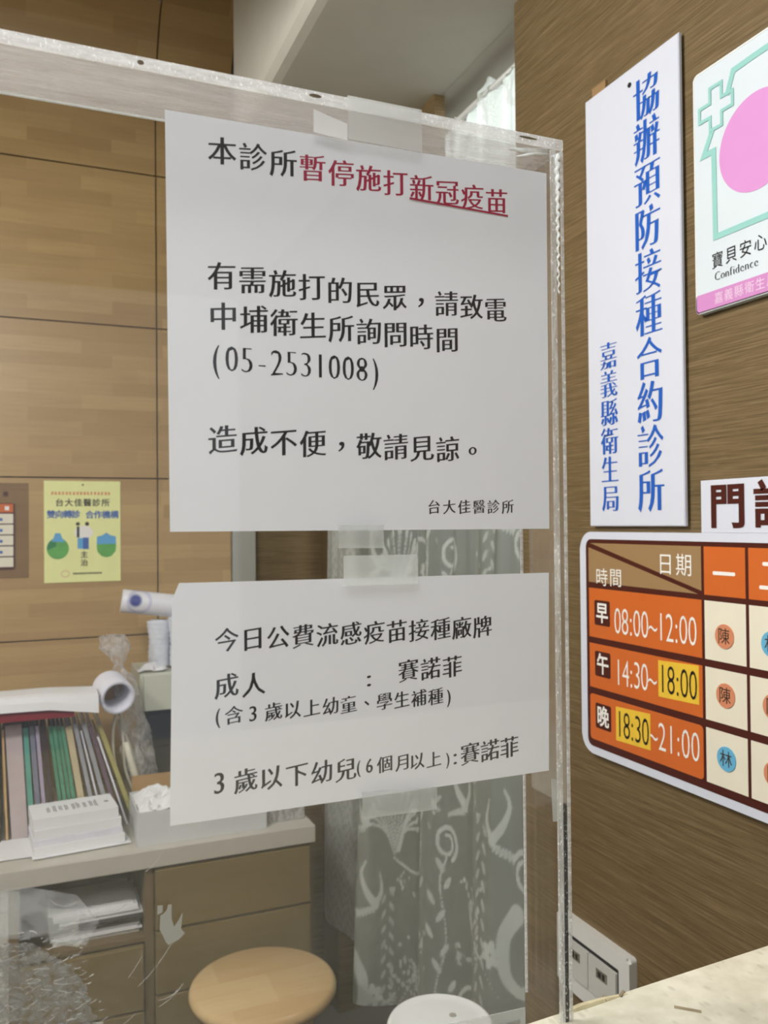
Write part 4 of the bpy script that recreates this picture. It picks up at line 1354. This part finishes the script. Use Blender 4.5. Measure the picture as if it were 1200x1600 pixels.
# ------------------------------------------------------------------ bin
BX, BY, BZ, BR = 0.667, 1.352, 0.62, 0.0945
bn = thing('waste_bin', 'round white lidded bin in front of the sheer curtain', 'bin', (BX, BY, 0))
meshobj('body', lathe([(0.076, 0.0), (0.080, 0.004), (0.088, BZ - 0.05), (0.088, BZ - 0.022)], (BX, BY, 0), 56), M['binwhite'], bn, True)
ld = meshobj('lid', lathe([(0.090, BZ - 0.0215), (BR, BZ - 0.020), (BR, BZ - 0.008), (BR - 0.003, BZ - 0.002), (BR - 0.007, BZ), (BR - 0.010, BZ - 0.0015), (BR - 0.03, BZ - 0.0005), (0.03, BZ + 0.001), (0.001, BZ + 0.001)], (BX, BY, 0), 72), M['binwhite'], bn, True)
q = lathe([(0.0065, BZ + 0.0011), (0.0065, BZ + 0.0022), (0.005, BZ + 0.0026)], (BX + 0.028, BY + 0.006, 0), 20)
q = meshobj('button', q, M['bingrey'], bn)
q['label'] = 'small beige mark on the lid'

# ------------------------------------------------------------------ curtain
cu = thing('curtain', 'sheer pale green curtain with white woven scrolls in the doorway', 'curtain', (0.84, 1.85, 0.34))
bot = spline([(0.815, 2.43, 0), (0.800, 2.36, 0), (0.812, 2.30, 0), (0.828, 2.235, 0), (0.835, 2.12, 0), (0.775, 2.00, 0), (0.722, 1.940, 0), (0.755, 1.905, 0), (0.832, 1.872, 0), (0.842, 1.80, 0), (0.800, 1.735, 0), (0.785, 1.68, 0),
              (0.835, 1.62, 0), (0.845, 1.55, 0), (0.800, 1.49, 0), (0.795, 1.43, 0), (0.845, 1.385, 0), (0.855, 1.33, 0), (0.87, 1.30, 0)], 30)


def resample(P, n):
    d = [0.0]
    for a, b in zip(P, P[1:]):
        d.append(d[-1] + (b - a).length)
    return np.stack([np.interp(np.linspace(0, d[-1], n), d, [p_[i] for p_ in P]) for i in (0, 1)], 1), d[-1]


NU, NV = 470, 560
pb, wid = resample(bot, NU)
yt = np.linspace(2.43, 1.30, NU)
xt_ = 0.862 + 0.010 * np.sin(yt * 62) + 0.006 * np.sin(yt * 131 + 1)
pt_ = np.stack([xt_, yt], 1)
ZB_, ZT_ = 0.34, 2.375
tz = np.linspace(0, 1, NV)
k_ = (1 - tz) ** 0.9
k_ = (k_ * k_ * (3 - 2 * k_)) * 0.45 + 0.55 * (1 - tz)
XY = pt_[None] * (1 - k_[:, None, None]) + pb[None] * k_[:, None, None]
zz_ = ZB_ + (ZT_ - ZB_) * tz[:, None] + 0 * XY[:, :, 0]
hem = 0.010 * np.sin(np.linspace(0, 40, NU)) + 0.006 * np.sin(np.linspace(0, 97, NU) + 1)
zz_ = zz_ + hem[None] * (np.clip(tz - 0.93, 0, 1) / 0.07)[:, None] * 1.6
# woven pattern: scrolls, leaves, bead swags and sprays, in cloth metres (s across, h up), repeating
SW = 1.62
cs = np.linspace(0, SW, NU)[None, :] + 0 * zz_
ch_ = (ZT_ - ZB_) * tz[:, None] + 0 * zz_
TW, TH_ = 0.54, 0.62
col_ = np.floor(cs / TW)
su = (cs / TW - col_) * TW
sv = np.mod(ch_ + 0.31 * np.mod(col_, 2), TH_)
su = np.where(np.mod(col_, 2) > 0.5, TW - su, su)
mask = np.zeros_like(su)


def dab(cx, cy, a, b, ang, v=1.0):
    global mask
    c_, s_ = math.cos(ang), math.sin(ang)
    for oy in (-TH_, 0, TH_):
        dx_, dy_ = su - cx, sv - cy - oy
        p1, p2 = dx_ * c_ + dy_ * s_, -dx_ * s_ + dy_ * c_
        mask = np.maximum(mask, v * np.clip((1.15 - (p1 / a) ** 2 - (p2 / b) ** 2) * 3, 0, 1))


def curve(P, r0_, r1_, v=0.9, n=14):
    pts_ = spline([(a, b, 0) for a, b in P], n)
    for i, p_ in enumerate(pts_):
        r_ = r0_ + (r1_ - r0_) * i / len(pts_)
        dab(p_.x, p_.y, r_, r_, 0, v)


def spiral(cx, cy, r_, a0, turns, sgn=1, w0=0.006, w1=0.004):
    P = []
    for k in range(int(turns * 9) + 1):
        t_ = k / 9
        a = a0 + sgn * t_ * 2 * math.pi
        q = r_ * (1 - 0.62 * t_ / turns)
        P.append((cx + q * math.cos(a), cy + q * math.sin(a)))
    curve(P, w0, w1, 0.85, 4)


rp = random.Random(21)
# central upright sheaf
for k in range(13):
    a = R(90 + (k - 6) * 9)
    L = 0.15 - 0.006 * abs(k - 6)
    curve([(0.30, 0.05), (0.30 + 0.35 * L * math.cos(a), 0.05 + 0.5 * L), (0.30 + L * math.cos(a), 0.05 + L * 1.1 * math.sin(a))], 0.003, 0.0045, 0.75, 9)
    dab(0.30 + L * math.cos(a), 0.05 + L * 1.1 * math.sin(a), 0.015, 0.006, a, 0.9)
# big scroll arch with rosette
curve([(0.29, 0.06), (0.26, 0.14), (0.20, 0.19), (0.13, 0.18), (0.095, 0.13), (0.115, 0.09), (0.15, 0.095)], 0.006, 0.004)
for k in range(7):
    a = 2 * math.pi * k / 7
    dab(0.145 + 0.014 * math.cos(a), 0.115 + 0.014 * math.sin(a), 0.010, 0.007, a, 0.85)
curve([(0.145, 0.10), (0.142, 0.06), (0.140, 0.035)], 0.002, 0.003)
dab(0.140, 0.028, 0.008, 0.013, 0)
for k in range(22):                                     # bead swag
    t_ = k / 21
    dab(0.15 + 0.15 * t_, 0.09 - 0.075 * math.sin(math.pi * (0.15 + 0.62 * t_)) - 0.0, 0.0042, 0.0042, 0, 0.8)
# cornucopia and small volutes
curve([(0.43, 0.42), (0.395, 0.37), (0.40, 0.30), (0.44, 0.275), (0.47, 0.30)], 0.020, 0.009, 0.8)
spiral(0.46, 0.50, 0.045, 2.6, 1.6, -1)
spiral(0.485, 0.20, 0.032, 0.4, 1.5, 1)
spiral(0.06, 0.47, 0.040, -1.0, 1.5, 1)
for cx, cy in ((0.475, 0.285), (0.07, 0.02), (0.36, 0.335)):
    for k in range(6):
        a = 2 * math.pi * k / 6 + 0.3
        dab(cx + 0.016 * math.cos(a), cy + 0.016 * math.sin(a), 0.013, 0.009, a, 0.85)
curve([(0.47, 0.29), (0.50, 0.36), (0.47, 0.44), (0.46, 0.52)], 0.004, 0.003, 0.75)
curve([(0.06, 0.03), (0.03, 0.14), (0.06, 0.26), (0.04, 0.38), (0.06, 0.44)], 0.004, 0.003, 0.75)
for k in range(11):                                      # leaves along the stems
    t_ = k / 10
    dab(0.045 + 0.02 * math.sin(7 * t_) + (0.018 if k % 2 else -0.018), 0.06 + 0.36 * t_, 0.019, 0.007, R(50 if k % 2 else 130), 0.8)
# flower spray with small florets
for k in range(46):
    a, q = rp.uniform(0, 6.28), abs(rp.gauss(0, 0.042))
    dab(0.22 + q * math.cos(a) * 1.1, 0.40 + q * math.sin(a), rp.uniform(.004, .010), rp.uniform(.003, .006), rp.uniform(0, 3.1), rp.uniform(.5, 1))
for k in range(16):
    a = R(205 + 130 * k / 15)
    dab(0.22 + 0.105 * math.cos(a), 0.45 + 0.105 * math.sin(a), 0.006, 0.006, 0, 0.75)
for k in range(20):                                      # feathery edging
    dab(0.32 + 0.012 * (-1) ** k, 0.24 + 0.018 * k, 0.013, 0.005, R(60 if k % 2 else 120), 0.6)
for k in range(4):
    curve([(0.22, 0.40), (0.20 + 0.04 * k, 0.32), (0.17 + 0.07 * k, 0.26)], 0.003, 0.002, 0.65, 8)

# hanging garlands, paired acanthus leaves and small sprays that fill the ground
for cx, cy, sg_ in ((0.40, 0.12, 1), (0.20, 0.27, -1), (0.36, 0.55, 1), (0.13, 0.56, -1)):
    curve([(cx, cy), (cx + 0.03 * sg_, cy + 0.03), (cx + 0.05 * sg_, cy + 0.07), (cx + 0.035 * sg_, cy + 0.10)], 0.012, 0.003, 0.8, 10)
    curve([(cx, cy), (cx - 0.02 * sg_, cy + 0.035), (cx - 0.012 * sg_, cy + 0.075)], 0.009, 0.002, 0.75, 8)
    for k in range(6):
        dab(cx + sg_ * (0.010 + 0.010 * k), cy - 0.012 - 0.003 * k, 0.011, 0.005, R(40 * sg_ + 12 * k), 0.75)
for cx, cy in ((0.10, 0.24), (0.30, 0.335), (0.50, 0.05), (0.42, 0.20), (0.02, 0.55), (0.50, 0.58), (0.28, 0.60)):
    for k in range(13):
        a, q = rp.uniform(0, 6.28), abs(rp.gauss(0, 0.020))
        dab(cx + q * math.cos(a), cy + q * math.sin(a), rp.uniform(.004, .009), rp.uniform(.002, .005), rp.uniform(0, 3.1), rp.uniform(.5, .9))
edge_ = np.clip((0.34 - cs) / 0.10, 0, 1) * (0.45 + 0.5 * (np.sin(cs * 260 + 3 * np.sin(ch_ * 31)) * np.sin(ch_ * 170 + 2 * np.sin(cs * 90)) > -0.1))
mask = np.maximum(mask, edge_)                            # closely woven border along the free edge

verts = np.stack([XY[:, :, 0], XY[:, :, 1], zz_], 2).reshape(-1, 3)
idx = np.arange(NU * NV).reshape(NV, NU)
fc = np.stack([idx[:-1, :-1], idx[:-1, 1:], idx[1:, 1:], idx[1:, :-1]], 2).reshape(-1, 4)
me = bpy.data.meshes.new('cloth')
me.vertices.add(len(verts))
me.vertices.foreach_set('co', verts.astype(np.float32).ravel())
me.loops.add(fc.size)
me.loops.foreach_set('vertex_index', fc.astype(np.int32).ravel())
me.polygons.add(len(fc))
me.polygons.foreach_set('loop_start', np.arange(0, fc.size, 4, dtype=np.int32))
me.polygons.foreach_set('use_smooth', np.ones(len(fc), dtype=bool))
me.update()
at = me.attributes.new('weave', 'FLOAT', 'POINT')
at.data.foreach_set('value', mask.reshape(-1).astype(np.float32))
me.validate()
me.materials.append(M['curtain'])
o = bpy.data.objects.new('cloth', me)
COL.objects.link(o)
o.parent = cu
o.matrix_parent_inverse = base_inv(cu)
meshobj('rod', tube([(0.862, 1.287, 2.37), (0.862, 2.466, 2.37)], 0.007, 10), M['rod'], cu, True)

bpy.data.objects.remove(_fo)
